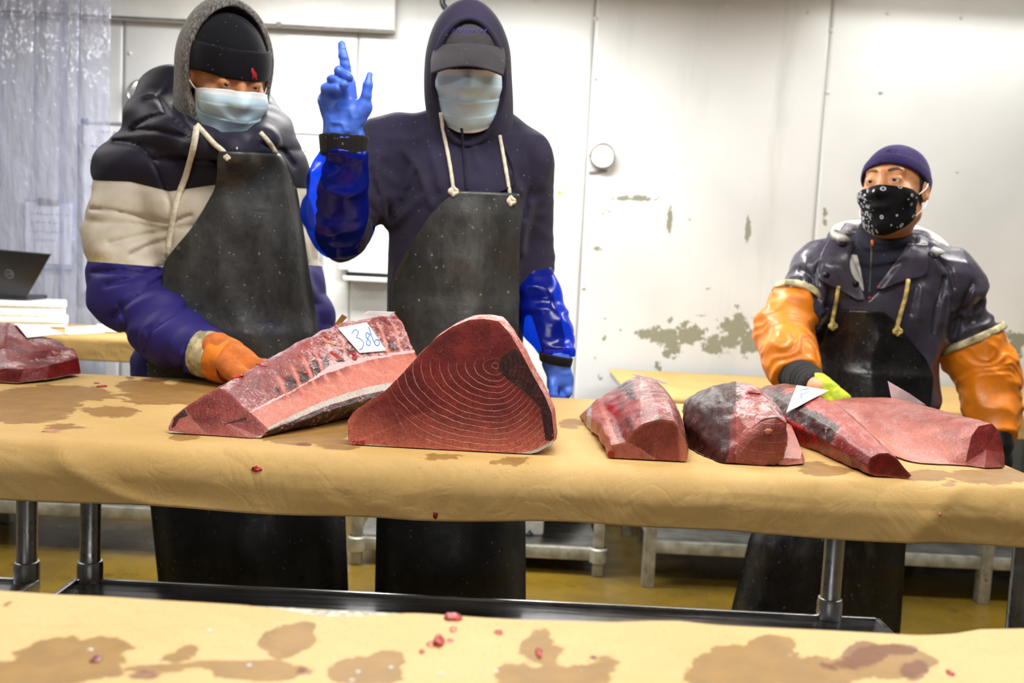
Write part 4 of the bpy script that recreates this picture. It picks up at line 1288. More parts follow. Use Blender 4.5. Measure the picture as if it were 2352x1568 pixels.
class Head:
    """head frame: x to the picture's right when facing the camera, y forward, z up"""
    def __init__(s, c, yaw, pitch, roll=0., sc=1., slit=.0032, slz=.0150):
        s.c = np.asarray(c, float); s.sc = sc; s.slit = slit; s.slz = slz
        cy, sy = math.cos(yaw), math.sin(yaw)
        r = np.array([cy, sy, 0]); f = np.array([sy, -cy, 0]); u = np.array([0, 0, 1.])
        f, u = f*math.cos(pitch)-u*math.sin(pitch), u*math.cos(pitch)+f*math.sin(pitch)
        r, u = r*math.cos(roll)+u*math.sin(roll), u*math.cos(roll)-r*math.sin(roll)
        s.A = np.stack([r, f, u], 1)
    def loc(s, P):
        return (P-s.c)@s.A/s.sc
    def w(s, q):
        return s.c+s.sc*(np.asarray(q, float)@s.A.T)
    def skull(s, P, face=True):
        q = s.loc(P)
        ax = np.abs(q[:, 0])
        qs = np.stack([ax, q[:, 1], q[:, 2]], 1)
        d = ell(q, (0, -.016, .032), (.076, .098, .086))
        d = smin(d, ell(q, (0, .028, -.032), (.063, .070, .084)), .03)
        d = smin(d, cone(q, (0, .058, -.094), (0, .060, -.100), .024, .022), .025)
        d = smin(d, cone(qs, (.052, -.005, -.06), (.03, .045, -.092), .02, .018), .03)
        if face:
            d = smin(d, ell(qs, (.040, .062, -.022), (.026, .026, .028)), .02)
            d = smin(d, cone(qs, (.0, .088, .040), (.040, .074, .040), .0105, .010), .012)
            d = smax(d, -ell(qs, (.031, .100, .017), (.019, .016, .0115)), .008)
            d = smin(d, cone(q, (0, .090, .026), (0, .110, -.020), .0085, .0125), .012)
            d = smin(d, ell(qs, (.013, .100, -.024), (.009, .011, .008)), .006)
            d = smin(d, ell(qs, (.031, .0795, .016), (.0175, .0165, .0145)), .004)
            d = smax(d, -ell(qs, (.031, .0955, s.slz), (.0130, .010, s.slit)), .0015)
            d = smin(d, ell(q, (0, .093, -.056), (.022, .010, .009)), .008)
            ear = ell(qs, (.080, -.012, .002), (.009, .021, .033))
            ear = smax(ear, -ell(qs, (.090, -.008, .004), (.008, .012, .020)), .005)
            d = smin(d, ear, .006)
        return d*s.sc
    def neck(s, P, base, r=.054):
        return cone(P, s.w((0, -.022, -.06)), base, r*s.sc, r*1.12*s.sc)
    def eyes(s, parent):
        for sg in (-1, 1):
            c = np.array([sg*.031, .0795, .0155])
            V = []; n = 18
            Vn = []; Fc = []
            for i in range(n+1):
                for k in range(n*2):
                    a = math.pi*i/n; b = 2*math.pi*k/(2*n)
                    Vn.append((math.sin(a)*math.cos(b), math.cos(a), math.sin(a)*math.sin(b)))
            for i in range(n):
                for k in range(2*n):
                    Fc.append((i*2*n+k, i*2*n+(k+1) % (2*n), (i+1)*2*n+(k+1) % (2*n), (i+1)*2*n+k))
            Vn = np.array(Vn)
            iris = np.hypot(Vn[:, 0], Vn[:, 2])+np.where(Vn[:, 1] < 0, 2, 0)
            add('eye', s.w(c+Vn*.0142), Fc, M_EYE, parent, True, {'iris': iris})
    def brows(s, parent, mat, th=.0028, dz=0.):
        for sg in (-1, 1):
            m = MB()
            pts = [s.w(s.onface(sg*x, z+dz, .001)) for x, z in ((.014, .036), (.024, .040), (.036, .041), (.047, .036))]
            m.tube(catmull(pts, 5), [th*v for v in np.interp(np.linspace(0, 1, 16), [0, .2, .6, 1], [.8, 1.3, 1.1, .3])], 8)
            m.make('eyebrow', mat, parent, True)
    def onface(s, x, z, off=0.):
        """point of the face surface seen from the front at local (x,z)"""
        y = .16
        for _ in range(40):
            d = s.skull(s.w((x, y, z))[None])[0]/s.sc
            y -= d*.7
        return (x, y+off, z)
    def wrap(s, th, zf, fn, off, smooth=6, tent=True):
        """grid wrapped round the head axis: th angles, zf(i_u, v)->z; radius found on fn"""
        nu = len(th); nv = len(zf[0])
        R = np.full((nu, nv), .20)
        dirs = np.stack([np.sin(th), np.cos(th)], 1)
        zz = np.array(zf)
        for _ in range(40):
            q = np.stack([dirs[:, :1]*R, dirs[:, 1:]*R, zz], -1).reshape(-1, 3)
            d = fn(s.w(q)).reshape(nu, nv)/s.sc
            R = np.maximum(R-d*.75, .02)
        R0 = R.copy()
        for _ in range(smooth):
            Rp = np.pad(R, 1, mode='edge')
            R = np.maximum(R0 if not tent else R0, (Rp[:-2, 1:-1]+Rp[2:, 1:-1]+Rp[1:-1, :-2]+Rp[1:-1, 2:])/4)
        R = R+off
        return R, dirs, zz
    def toworld(s, R, dirs, zz):
        q = np.stack([dirs[:, :1]*R, dirs[:, 1:]*R, zz], -1)
        return s.w(q.reshape(-1, 3)).reshape(q.shape)

def surgical_mask(H, parent, mat, name='face_mask', wid=72, ztop=.010, zbot=-.122, zs=(-.004, -.092), pleat=1., off=.005, loops=True, nosez=.010):
    nu, nv = 70, 60
    th = np.radians(np.linspace(-wid, wid, nu))
    u = np.linspace(-1, 1, nu); v = np.linspace(0, 1, nv)
    top = zs[0]+(ztop-zs[0])*np.cos(u*math.pi/2)**1.2
    bot = zs[1]+(zbot-zs[1])*np.cos(u*math.pi/2)**.8
    Zg = bot[:, None]+(top-bot)[:, None]*v[None]
    R, dirs, zz = H.wrap(th, Zg, lambda P: H.skull(P), off, 40)
    sl = (v*4) % 1
    amp = np.sin(np.clip((v-.1)/.75, 0, 1)*math.pi)
    R = R+pleat*(.0032*(sl-.5)*amp)[None]*np.cos(u*1.3)[:, None]
    g = H.toworld(R, dirs, zz)
    U, Vv = np.meshgrid(u, v, indexing='ij')
    g = g+.0012*vnoise(g.reshape(-1, 3), 50, 3).reshape(nu, nv, 1)
    o = sheet(name, g, .0015, mat, parent, {'u': U, 'v': Vv})
    if loops:
        for sg, i in ((-1, 0), (1, nu-1)):
            for j in (1, nv-2):
                p0 = g[i, j]; p1 = H.w((sg*.085, -.012, .022 if j > 2 else -.025))
                mid = (p0+p1)/2+(H.w((sg*.006, 0, 0))-H.c)
                MB().tube(catmull([p0, mid, p1], 6), .0016, 8).make('ear_loop', M_TAG, o, True)
    return o

def march(fn, px, py, t0=1.55, tmax=3.2, Ymax=None):
    """first hit of the sight lines through photo points on fn; returns points"""
    px = np.asarray(px, float).ravel(); py = np.asarray(py, float).ravel()
    D = FW[None]+RT[None]*((px-1176)/F)[:, None]-UP[None]*((py-784)/F)[:, None]
    t = np.full(len(px), t0)
    ln = np.linalg.norm(D, axis=1)
    for _ in range(60):
        d = fn(CAM+D*t[:, None])
        t = np.minimum(t+.7*d/ln, tmax)
    P = CAM+D*t[:, None]
    if Ymax is not None:
        far = P[:, 1] > Ymax
        P[far] = CAM+D[far]*(Ymax/D[far][:, 1])[:, None]
    return P

def drape(name, rows, fn, Ymax, mat, parent, nu=90, nv=170, off=.008, blur=25, wr=None, t0=1.55, ymin=None):
    """apron: rows (py, pxL, pxR) give its outline, fn the clothed body behind it"""
    R = np.array(rows, float)
    v = np.linspace(0, 1, nv)
    # even steps along the height
    s = np.concatenate([[0], np.cumsum(np.abs(np.diff(R[:, 0])))]); s /= s[-1]
    py = np.interp(v, s, R[:, 0]); pl = np.interp(v, s, R[:, 1]); pr = np.interp(v, s, R[:, 2])
    for _ in range(3):
        pl[1:-1] = (pl[:-2]+2*pl[1:-1]+pl[2:])/4; pr[1:-1] = (pr[:-2]+2*pr[1:-1]+pr[2:])/4
    u = np.linspace(0, 1, nu)
    PX = pl[:, None]+(pr-pl)[:, None]*u[None]
    slope = .047
    PY = py[:, None]+slope*(PX-PX.mean(1, keepdims=True))
    P = march(fn, PX, PY, t0, 3.2, Ymax).reshape(nv, nu, 3)
    Y = P[:, :, 1]
    Y0 = Y.copy()
    for _ in range(blur):
        Yp = np.pad(Y, 1, mode='edge')
        Y = np.minimum(Y0, (Yp[:-2, 1:-1]+Yp[2:, 1:-1]+Yp[1:-1, :-2]+Yp[1:-1, 2:])/4)
    Y = Y-off
    if wr is not None:
        Y = Y-wr(P.reshape(-1, 3), np.repeat(v, nu), np.tile(u, nv)).reshape(nv, nu)
    if ymin is not None:
        Y = np.maximum(Y, ymin+0*Y)
    D = FW[None, None]+RT*((PX-1176)/F)[..., None]-UP*((PY-784)/F)[..., None]
    G = CAM+D*(Y/D[..., 1])[..., None]
    U, Vv = np.meshgrid(v, u, indexing='ij')
    return sheet(name, G[:, ::-1], .0025, mat, parent), G

def strap(parent, fn, pts, w, mat, name='apron_string', off=.004, t0=1.6):
    pp = catmull([np.array([p[0], p[1], 0]) for p in pts], 6)
    P = march(fn, [p[0] for p in pp], [p[1] for p in pp], t0)
    Y = P[:, 1].copy()
    for _ in range(3):
        Y[1:-1] = np.minimum(Y[1:-1], (Y[:-2]+Y[2:])/2)
    Q = [aty(p[0], p[1], y-off) for p, y in zip(pp, Y)]
    wob = np.linspace(0, 1, len(Q))
    m = MB().tube(Q, w/2*(1+.06*np.sin(wob*40)), 10)
    o = m.make(name, mat, parent, True)
    return o, Q

def knot(parent, c, r, mat):
    m = MB()
    for k in range(3):
        a = np.linspace(0, 2*math.pi, 14)
        ax = [(1, .3, .6), (.3, .6, 1), (.8, .5, -.6)][k]
        pts = [np.asarray(c)+r*np.array([math.cos(t)*ax[0], -.5*abs(math.sin(t*1.5))*ax[1]-.2, math.sin(t)*ax[2]]) for t in a]
        m.tube(pts, r*.42, 8)
    return m.make('knot', mat, parent, True)

def hand_sdf(palm, fingers):
    def fn(P):
        d = None
        for a, b, ra, rb in palm:
            e = cone(P, a, b, ra, rb)
            d = e if d is None else smin(d, e, .012)
        fi = None
        for pts, rad in fingers:
            e = chain(P, pts, rad, .003)
            fi = e if fi is None else smin(fi, e, .0015)
        return d if fi is None else smin(d, fi, .006)
    return fn

def arclen(P, pts):
    """arc-length coordinate of the nearest point on a polyline"""
    best = np.full(len(P), 1e9); out = np.zeros(len(P)); acc = 0.
    for a, b in zip(pts[:-1], pts[1:]):
        a = np.asarray(a); b = np.asarray(b); ab = b-a; L = np.linalg.norm(ab)
        t = np.clip(((P-a)@ab)/(L*L), 0, 1)
        d = ((P-a-t[:, None]*ab)**2).sum(1)
        m = d < best
        out = np.where(m, acc+t*L, out); best = np.minimum(best, d); acc += L
    return out

def folds(P, pts, per, amp, seed=0, warp=.9):
    s = arclen(P, pts)
    n = vnoise(P, 16, seed)
    w = np.sin(2*math.pi*(s/per)+warp*3*n)
    return amp*(1-np.abs(w))*(.6+.6*vnoise(P, 9, seed+3))

def legs(parent, cx, cy, spread, mat=None, hipz=.92, r=.078):
    """trousers and boots"""
    def fn(P):
        d = cone(P, (cx-spread*.6, cy, hipz-.02), (cx+spread*.6, cy, hipz-.02), .10, .10)
        for sg in (-1, 1):
            d = smin(d, chain(P, [(cx+sg*spread, cy, hipz-.05), (cx+sg*(spread+.01), cy, .50), (cx+sg*(spread+.02), cy+.01, .10)], [r, r*.82, r*.72], .03), .04)
        return d+.004*vnoise(P, 14, 3)
    sdf('trousers', fn, (cx-spread-.2, cy-.2, .0), (cx+spread+.2, cy+.2, hipz+.15), .012, mat or M_TROUSER, parent)
    for sg in (-1, 1):
        x = cx+sg*(spread+.02)
        def bf(P):
            d = cone(P, (x, cy+.01, .30), (x, cy+.01, .08), .068, .058)
            d = smin(d, ell(P, (x+sg*.01, cy-.07, .045), (.05, .13, .048)), .03)
            return np.maximum(d, -P[:, 2]+.001)
        sdf('boot', bf, (x-.1, cy-.24, -.01), (x+.1, cy+.12, .38), .010, M_BOOT, parent)

def creases(P, lines, wid, depth, Ylim=None):
    """grooves along photo polylines on the side facing the camera: lines [[(px,py)...]...]; wid in px"""
    x, y = proj(P)
    out = np.zeros(len(P))
    for L in lines:
        L = np.asarray(L, float)
        dm = np.full(len(P), 1e9)
        for a, b in zip(L[:-1], L[1:]):
            ab = b-a
            t = np.clip(((x-a[0])*ab[0]+(y-a[1])*ab[1])/(ab@ab), 0, 1)
            dm = np.minimum(dm, np.hypot(x-a[0]-t*ab[0], y-a[1]-t*ab[1]))
        out = np.maximum(out, np.exp(-(dm/wid)**2))
    if Ylim is not None:
        out = out*np.clip((Ylim-P[:, 1])/.03, 0, 1)
    return depth*out
# ================================================================== middle worker (raised hand)
def S(py, L, R, Yc, b):
    l = aty(L, py, Yc); r = aty(R, py, Yc)
    return ((l[2]+r[2])/2, (l[0]+r[0])/2, Yc, (r[0]-l[0])/2, b)

def J(px, py, Y):
    return aty(px, py, Y)

def person_middle():
    Yc = 2.19
    H = Head(aty(1079, 166, 2.12), 0.02, .24, .03, 1.0)
    tors = [S(285, 1040, 1130, 2.18, .07), S(308, 985, 1165, 2.19, .085), S(335, 905, 1205, Yc, .10), S(372, 880, 1228, Yc, .118), S(430, 890, 1228, Yc, .132), S(500, 899, 1222, Yc, .136), S(600, 899, 1207, Yc, .132), S(700, 897, 1197, Yc, .13), S(820, 892, 1197, Yc, .135), S(930, 888, 1200, Yc, .14)]
    inner = [(z, x, y, a*.86, b*.80) for z, x, y, a, b in tors]
    armR = [J(893, 350, 2.19), J(782, 530, 2.04), J(790, 335, 1.90)]
    armL = [J(1200, 372, 2.19), J(1222, 610, 2.20), J(1281, 825, 2.08)]
    hz = lambda x, y, Y: aty(690+x/5.6, 60+y/5.6, Y)
    Yh = 1.88
    W = hz(560, 1400, 1.90)
    palmR = [(hz(450, 1330, Yh+.008), hz(330, 960, Yh), .0185, .0165), (hz(520, 1330, Yh+.01), hz(430, 880, Yh+.004), .0185, .0165), (hz(590, 1330, Yh+.01), hz(520, 800, Yh+.006), .0185, .0165), (hz(650, 1330, Yh+.008), hz(610, 740, Yh+.006), .0185, .0155), (hz(640, 1280, Yh-.004), hz(820, 1040, Yh-.006), .021, .0165), (hz(480, 1200, Yh-.004), hz(640, 1100, Yh-.006), .018, .018), (hz(480, 1400, Yh+.012), hz(640, 1400, Yh+.012), .024, .024)]
    r6 = lambda v: v*Yh/F/5.6
    fingR = [([hz(605, 730, Yh+.004), hz(577, 500, Yh-.002), hz(555, 380, Yh-.003), hz(533, 240, Yh+.004)], [r6(66), r6(62), r6(57), r6(44)]),
             ([hz(520, 800, Yh+.004), hz(490, 575, Yh-.030), hz(620, 655, Yh-.042), hz(635, 672, Yh-.030)], [r6(66), r6(58), r6(50), r6(44)]),
             ([hz(430, 870, Yh+.002), hz(405, 680, Yh-.032), hz(560, 755, Yh-.046), hz(580, 765, Yh-.034)], [r6(62), r6(56), r6(46), r6(40)]),
             ([hz(335, 930, Yh), hz(325, 800, Yh-.030), hz(470, 800, Yh-.044), hz(490, 830, Yh-.030)], [r6(62), r6(58), r6(52), r6(46)]),
             ([hz(800, 1060, Yh-.004), hz(848, 900, Yh-.012), hz(865, 760, Yh-.014), hz(890, 630, Yh-.010)], [r6(88), r6(66), r6(60), r6(38)])]
    hR = hand_sdf(palmR, fingR)
    kx = lambda x, y, Y: aty(1160+x/3.733, 540+y/3.733, Y)
    Yl = 2.088
    palmL = [(kx(420, 1070, Yl), kx(440, 1280, Yl), .019, .021), (kx(465, 1070, Yl), kx(510, 1270, Yl), .019, .021), (kx(440, 1150, Yl-.004), kx(480, 1230, Yl-.006), .021, .022), (kx(445, 1030, Yl+.005), kx(440, 1090, Yl+.002), .024, .022)]
    r3 = lambda v: v*Yl/F/3.733
    fingL = [([kx(530, 1270, Yl), kx(538, 1350, Yl-.02), kx(500, 1420, Yl-.012), kx(490, 1400, Yl+.01)], [r3(42), r3(38), r3(34), r3(30)]),
             ([kx(495, 1280, Yl+.004), kx(500, 1380, Yl-.018), kx(470, 1425, Yl-.006), kx(470, 1400, Yl+.012)], [r3(42), r3(38), r3(34), r3(30)]),
             ([kx(460, 1290, Yl+.012), kx(455, 1390, Yl-.008), kx(440, 1425, Yl+.006), kx(445, 1400, Yl+.02)], [r3(40), r3(36), r3(32), r3(28)]),
             ([kx(435, 1290, Yl+.022), kx(425, 1390, Yl+.006), kx(420, 1420, Yl+.02), kx(430, 1390, Yl+.03)], [r3(38), r3(34), r3(30), r3(26)]),
             ([kx(420, 1180, Yl-.01), kx(410, 1290, Yl-.028), kx(418, 1370, Yl-.034), kx(432, 1420, Yl-.026)], [r3(44), r3(38), r3(36), r3(26)])]
    hL = hand_sdf(palmL, fingL)

    def body(P):
        d = smin(H.skull(P), H.neck(P, (tors[0][1], 2.19, tors[2][0])), .03)
        d = smin(d, loft(P, inner), .03)
        d = smin(d, chain(P, [armR[0], armR[1], W], [.047, .040, .027], .02), .04)
        d = smin(d, chain(P, [armL[0], armL[1], kx(440, 1080, Yl)], [.047, .034, .024], .02), .04)
        d = smin(d, hR(P)+.0022, .008); d = smin(d, hL(P)+.0022, .008)
        cx = tors[-1][1]
        for sg in (-1, 1):
            d = smin(d, chain(P, [(cx+sg*.09, Yc, .90), (cx+sg*.10, Yc, .5), (cx+sg*.11, Yc+.01, .09)], [.085, .058, .042], .03), .05)
            d = smin(d, cone(P, (cx+sg*.11, Yc+.01, .05), (cx+sg*.12, Yc-.12, .035), .035, .03), .03)
        return d
    root = sdf('person', body, (-.60, 1.78, -.01), (.32, 2.42, 1.85), .0049, M_SK2)
    tag(root, 'worker in dark hoodie, cap and blue mask raising one gloved finger', 'person', 'fish market workers')
    H.eyes(root)
    H.brows(root, M_HAIR)

    # hoodie with sleeves to the wrists
    armRs = [armR[0], armR[1], hz(560, 1560, 1.905)]
    armLs = [armL[0], armL[1], J(1276, 812, 2.09)]
    def hoodie(P):
        d = loft(P, tors)
        d = smin(d, chain(P, [J(1010, 318, 2.20), armR[0]], [.07, .072], .02), .05)
        d = smin(d, chain(P, [J(1120, 318, 2.20), armL[0]], [.07, .068], .02), .05)
        a1 = chain(P, armRs, [.073, .048, .032], .03)
        a1 = a1-folds(P, armRs, .075, .007, 4)
        a2 = chain(P, armLs, [.066, .043, .024], .03)-folds(P, armLs, .08, .004, 6)
        d = smin(d, a1, .035); d = smin(d, a2, .03)
        q = P*np.array([1., 1, .45])+.03*vnoise(P, 7, 1)[:, None]
        d = d-.010*np.maximum(vnoise(q, 13, 5), -.3)-.005*ridge(P+.04*vnoise(P, 6, 4)[:, None], (10, 10, 6), 8)
        d = d-creases(P, [[(902, 500), (925, 440), (948, 392)], [(906, 515), (950, 470), (985, 440)], [(985, 330), (1000, 380), (1010, 430)], [(930, 345), (965, 400), (990, 470)], [(1195, 440), (1175, 400)], [(1222, 470), (1205, 540), (1200, 580)], [(1090, 330), (1100, 380)], [(860, 380), (880, 440), (885, 500)], [(838, 440), (870, 480), (890, 520)]], 9, .007, 2.16)
        d = d+creases(P, [[(893, 330), (878, 390), (884, 450), (898, 500)], [(915, 480), (940, 430), (955, 395)], [(1216, 360), (1222, 420), (1205, 500)], [(850, 400), (868, 450)]], 6, .005, 2.16)
        # hem
        return np.maximum(d, -(P[:, 2]-.845))
    sdf('hoodie', hoodie, (-.58, 1.78, .80), (.32, 2.42, 1.62), .0055, M_HOODIE, root)

    # hood
    def hood_outer(P):
        q = H.loc(P)
        d = ell(q, (-.004, -.030, .018), (.097, .128, .136))
        d = smin(d, ell(q, (0, -.035, -.10), (.094, .105, .10)), .06)
        d = smin(d, cone(q, (-.006, .01, -.152), (.03, .0, -.155), .062, .062), .05)
        return d-.0035*vnoise(P, (16, 16, 9), 3)
    def hood(P):
        q = H.loc(P)
        o = hood_outer(P)
        sh = smax(o, -(o+.010), .003)
        rr = np.sqrt((q[:, 0]/.0745)**2+((q[:, 2]+.018)/.128)**2)
        cut = (1-rr)*.07
        cut = np.where(q[:, 1] > -.005, cut, -1)
        d = smax(sh, cut, .004)
        inn = cone(P, H.w((0, -.02, -.10)), (tors[0][1], 2.19, tors[2][0]), .066, .075)
        d = smax(d, -inn, .006)
        # stitched rim
        return d
    ho = sdf('hood', hood, H.w((0, 0, 0))-np.array([.16, .22, .26]), H.w((0, 0, 0))+np.array([.16, .22, .24]), .0035, M_HOODIE, root)
    rim = []
    for a in np.linspace(0, 2*math.pi, 60):
        x = .078*math.cos(a)*.98; z = -.018+.131*math.sin(a)
        y = .20
        for _ in range(40):
            y -= .7*hood_outer(H.w((x, y, z))[None])[0]
        rim.append(H.w((x, y-.002, z)))
    rim = rim[:-1]+[rim[0]]
    MB().tube(rim, .0065, 10, cap=False).make('hood_rim', M_HOODIE, ho, True)

    # cap
    def crown(P):
        q = H.loc(P)
        d = ell(q, (0, -.014, .036), (.082, .104, .092))
        d = smax(d, -(d+.006), .002)
        return np.maximum(d, -(q[:, 2]-.045+.10*np.clip(-q[:, 1], 0, 1)))
    cp = sdf('cap', crown, H.c-np.array([.13, .15, .10]), H.c+np.array([.13, .15, .17]), .004, M_CAP, root)
    nu, nv = 40, 20
    u = np.linspace(-1, 1, nu); v = np.linspace(0, 1, nv)
    U, Vv = np.meshgrid(u, v, indexing='ij')
    wid = .072+.004*np.sin(Vv*3)
    x = U*wid
    yb = np.sqrt(np.maximum(0, 1-(x/.083)**2))*.104-.014
    yf = .162-.030*np.abs(U)**3.0
    y = yb+(np.maximum(yf, yb+.004)-yb)*Vv
    z = .060-.030*Vv-.018*(U**2)*(.5+.5*Vv)-.012*Vv**2
    g = H.w(np.stack([x, y, z], -1).reshape(-1, 3)).reshape(nu, nv, 3)
    sheet('brim', g, .004, M_CAP, cp)
    m = MB()
    for i, xx in enumerate(np.linspace(-.034, .034, 9)):
        y0 = math.sqrt(1-(xx/.0835)**2-((.088-.036)/.0935)**2)*.1055-.014
        hgt = (.004, .0055, .004, .006, .0045, .005, .006, .0042, .0055)[i]
        c = H.w((xx, y0+.0005, .088)); 
        V, Fc = ribbon([H.w((xx-.003, y0+.0008, .088-hgt)), H.w((xx+.001, y0+.0006, .088)), H.w((xx+.003, y0-.0004, .088+hgt))], .0022, H.A[:, 1], .001)
        m.put(V, Fc)
    m.make('purple_lettering', M_PURPLE, cp)

    surgical_mask(H, root, M_MASK, wid=70, ztop=.012, zbot=-.124, pleat=1.3)

    # gloves
    def gR(P):
        d = hR(P)
        d = smin(d, chain(P, [hz(540, 1400, Yh+.012), hz(560, 1470, Yh+.016)], [.032, .035], .01), .02)
        d = d-.0016*ridge(P, 70, 3)*np.clip((vnoise(P, 20, 1)+.4), 0, 1)
        ax = np.asarray(hz(560, 1480, Yh+.016))
        return np.maximum(d, -(P[:, 2]-ax[2]))
    g = sdf('glove', gR, np.array([-.48, 1.79, 1.36]), np.array([-.24, 1.96, 1.66]), .0022, M_NITRILE, root)
    g['label'] = 'blue nitrile glove with raised index finger'
    t = np.linspace(0, 2*math.pi, 30)
    c = hz(565, 1462, Yh+.014)
    MB().tube([c+np.array([.0375*math.cos(a), .036*math.sin(a), .004*math.cos(a)]) for a in t], .0032, 8, False).make('glove_cuff', M_NITRILE, g, True)
    def gL(P):
        d = hL(P)
        d = smin(d, cone(P, kx(440, 1040, Yl+.005), kx(435, 1075, Yl+.003), .031, .029), .015)
        return d-.0014*ridge(P, 60, 3)
    g = sdf('glove', gL, kx(300, 1500, 1.98)*np.array([1, 0, 1])+np.array([0, 1.98, -.01]), kx(640, 1000, 2.13)*np.array([1, 0, 1])+np.array([0, 2.14, .0]), .0026, M_NITRILE, root)
    g['label'] = 'blue nitrile glove hanging in a loose fist'

    # plastic sleeves
    sl = [hz(560, 1620, 1.90), J(777, 420, 1.945), J(771, 490, 1.985), J(778, 535, 2.02)]
    def slR(P):
        d = chain(P, sl, [.045, .058, .062, .050], .03)
        d = smin(d, cone(P, J(778, 535, 2.02), J(815, 520, 2.06), .050, .046), .03)
        s = arclen(P, sl)
        n = vnoise(P, (14, 14, 22), 2)
        d = d-.007*(np.abs(vnoise(P, (13, 13, 20), 5))*-1.6+.5)-.004*vnoise(P, 36, 6)
        return smax(d, (P[:, 2]-hz(560, 1600, 1.9)[2]), .006)
    o = sdf('plastic_sleeve', slR, (-.50, 1.80, 1.17), (-.24, 2.13, 1.46), .004, M_FILM, root)
    o['label'] = 'translucent blue plastic sleeve on the raised forearm'
    c = hz(562, 1610, 1.905)
    pts = []
    for a in np.linspace(0, 2*math.pi, 90):
        rr = .040*(1+.07*math.sin(a*15))
        pts.append(c+np.array([rr*math.cos(a), rr*math.sin(a), .003*math.sin(a*7)]))
    MB().tube(pts, .0045, 8, False).make('gathered_hem', M_FILM, o, True)
    s2 = [J(1219, 590, 2.20), J(1236, 680, 2.17), J(1260, 760, 2.13), J(1277, 808, 2.095)]
    def slL(P):
        d = chain(P, s2, [.043, .051, .047, .038], .03)
        d = d-.010*(np.abs(vnoise(P, (12, 12, 24), 8))*-1.5+.5)-.004*vnoise(P, 34, 6)
        d = smin(d, cone(P, J(1198, 583, 2.20), J(1250, 583, 2.2), .020, .020), .02)
        return smax(smax(d, P[:, 2]-J(1220, 566, 2.2)[2], .005), -(P[:, 2]-J(1276, 818, 2.09)[2]), .004)
    o = sdf('plastic_sleeve', slL, (-.03, 2.0, .90), (.22, 2.30, 1.24), .004, M_FILM, root)
    o['label'] = 'translucent blue plastic sleeve on the lowered forearm'
    # dark cuffs
    def cuff(c, r, h, n, tilt=0.):
        c = np.asarray(c)
        def fn(P):
            Q = P-c
            zz = Q[:, 2]+tilt*Q[:, 0]
            rad = np.hypot(Q[:, 0], Q[:, 1]*1.05)
            rr = r*(1+.12*zz/h)+.0005*np.sin(np.arctan2(Q[:, 1], Q[:, 0])*22)+.0015*vnoise(P, 20, 5)
            d = np.abs(rad-rr)-.004
            return smax(d, np.abs(zz)-h/2, .003)
        return sdf('cuff', fn, c-np.array([.07, .07, .05]), c+np.array([.07, .07, .05]), .0032, M_CUFF, root)
    cuff(hz(556, 1545, 1.902), .044, .042, 0)
    cuff(J(1277, 825, 2.088), .034, .022, 0, .15)

    # apron
    cx = tors[-1][1]
    skirt = [S(700, 900, 1195, 2.2, .14), S(900, 890, 1200, 2.2, .16), S(1200, 868, 1207, 2.2, .165), S(1570, 850, 1210, 2.2, .17)]
    skirt[-1] = (.22,)+skirt[-1][1:]
    def clothed(P):
        return smin(hoodie(P), loft(P, skirt), .03)
    rows = [(441, 1048, 1192), (452, 1036, 1196), (480, 1003, 1198), (530, 965, 1195), (580, 936, 1193), (620, 912, 1192), (660, 897, 1192), (760, 895, 1191), (900, 886, 1196), (1190, 866, 1206), (1385, 862, 1207), (1640, 850, 1212)]
    def wr(P, v, u):
        f = .005*vnoise(P, (9, 1, 5), 3)+.003*ridge(P+.03*vnoise(P, 6, 2)[:, None], (7, 1, 9), 4)
        return f*np.clip(v*14, .1, 1)
    ap, G = drape('apron', rows, clothed, 2.22, M_APRON, root, wr=wr, ymin=2.004)
    # stitched seam below the top edge
    row = int(.033*169)
    V, Fc = ribbon([p+np.array([0, -.0012, 0]) for p in G[row+1, 10:88]], .0016, (0, -1, 0), .0008)
    MB().put(V, Fc).make('seam', M_STRING, ap)
    def front(P):
        return np.minimum(clothed(P), hood_outer(P))
    for pts in ([(1012, 258), (1018, 300), (1028, 350), (1036, 395), (1042, 440)], [(1148, 312), (1155, 350), (1162, 390), (1168, 425), (1173, 462)]):
        o, Q = strap(ap, front, pts, .0085, M_STRING, 'neck_string', .004)
        knot(ap, Q[-1]+np.array([0, -.006, 0]), .009, M_STRING)
    strap(ho, front, [(1060, 294), (1062, 312), (1066, 360), (1070, 410), (1073, 438)], .006, M_CORD, 'drawstring', .003)
    strap(ho, front, [(1152, 312), (1160, 340), (1174, 372), (1181, 400), (1176, 425), (1155, 436), (1140, 442)], .006, M_CORD, 'drawstring', .004)
    legs(root, cx, Yc+.03, .09)
    return root
person_middle()
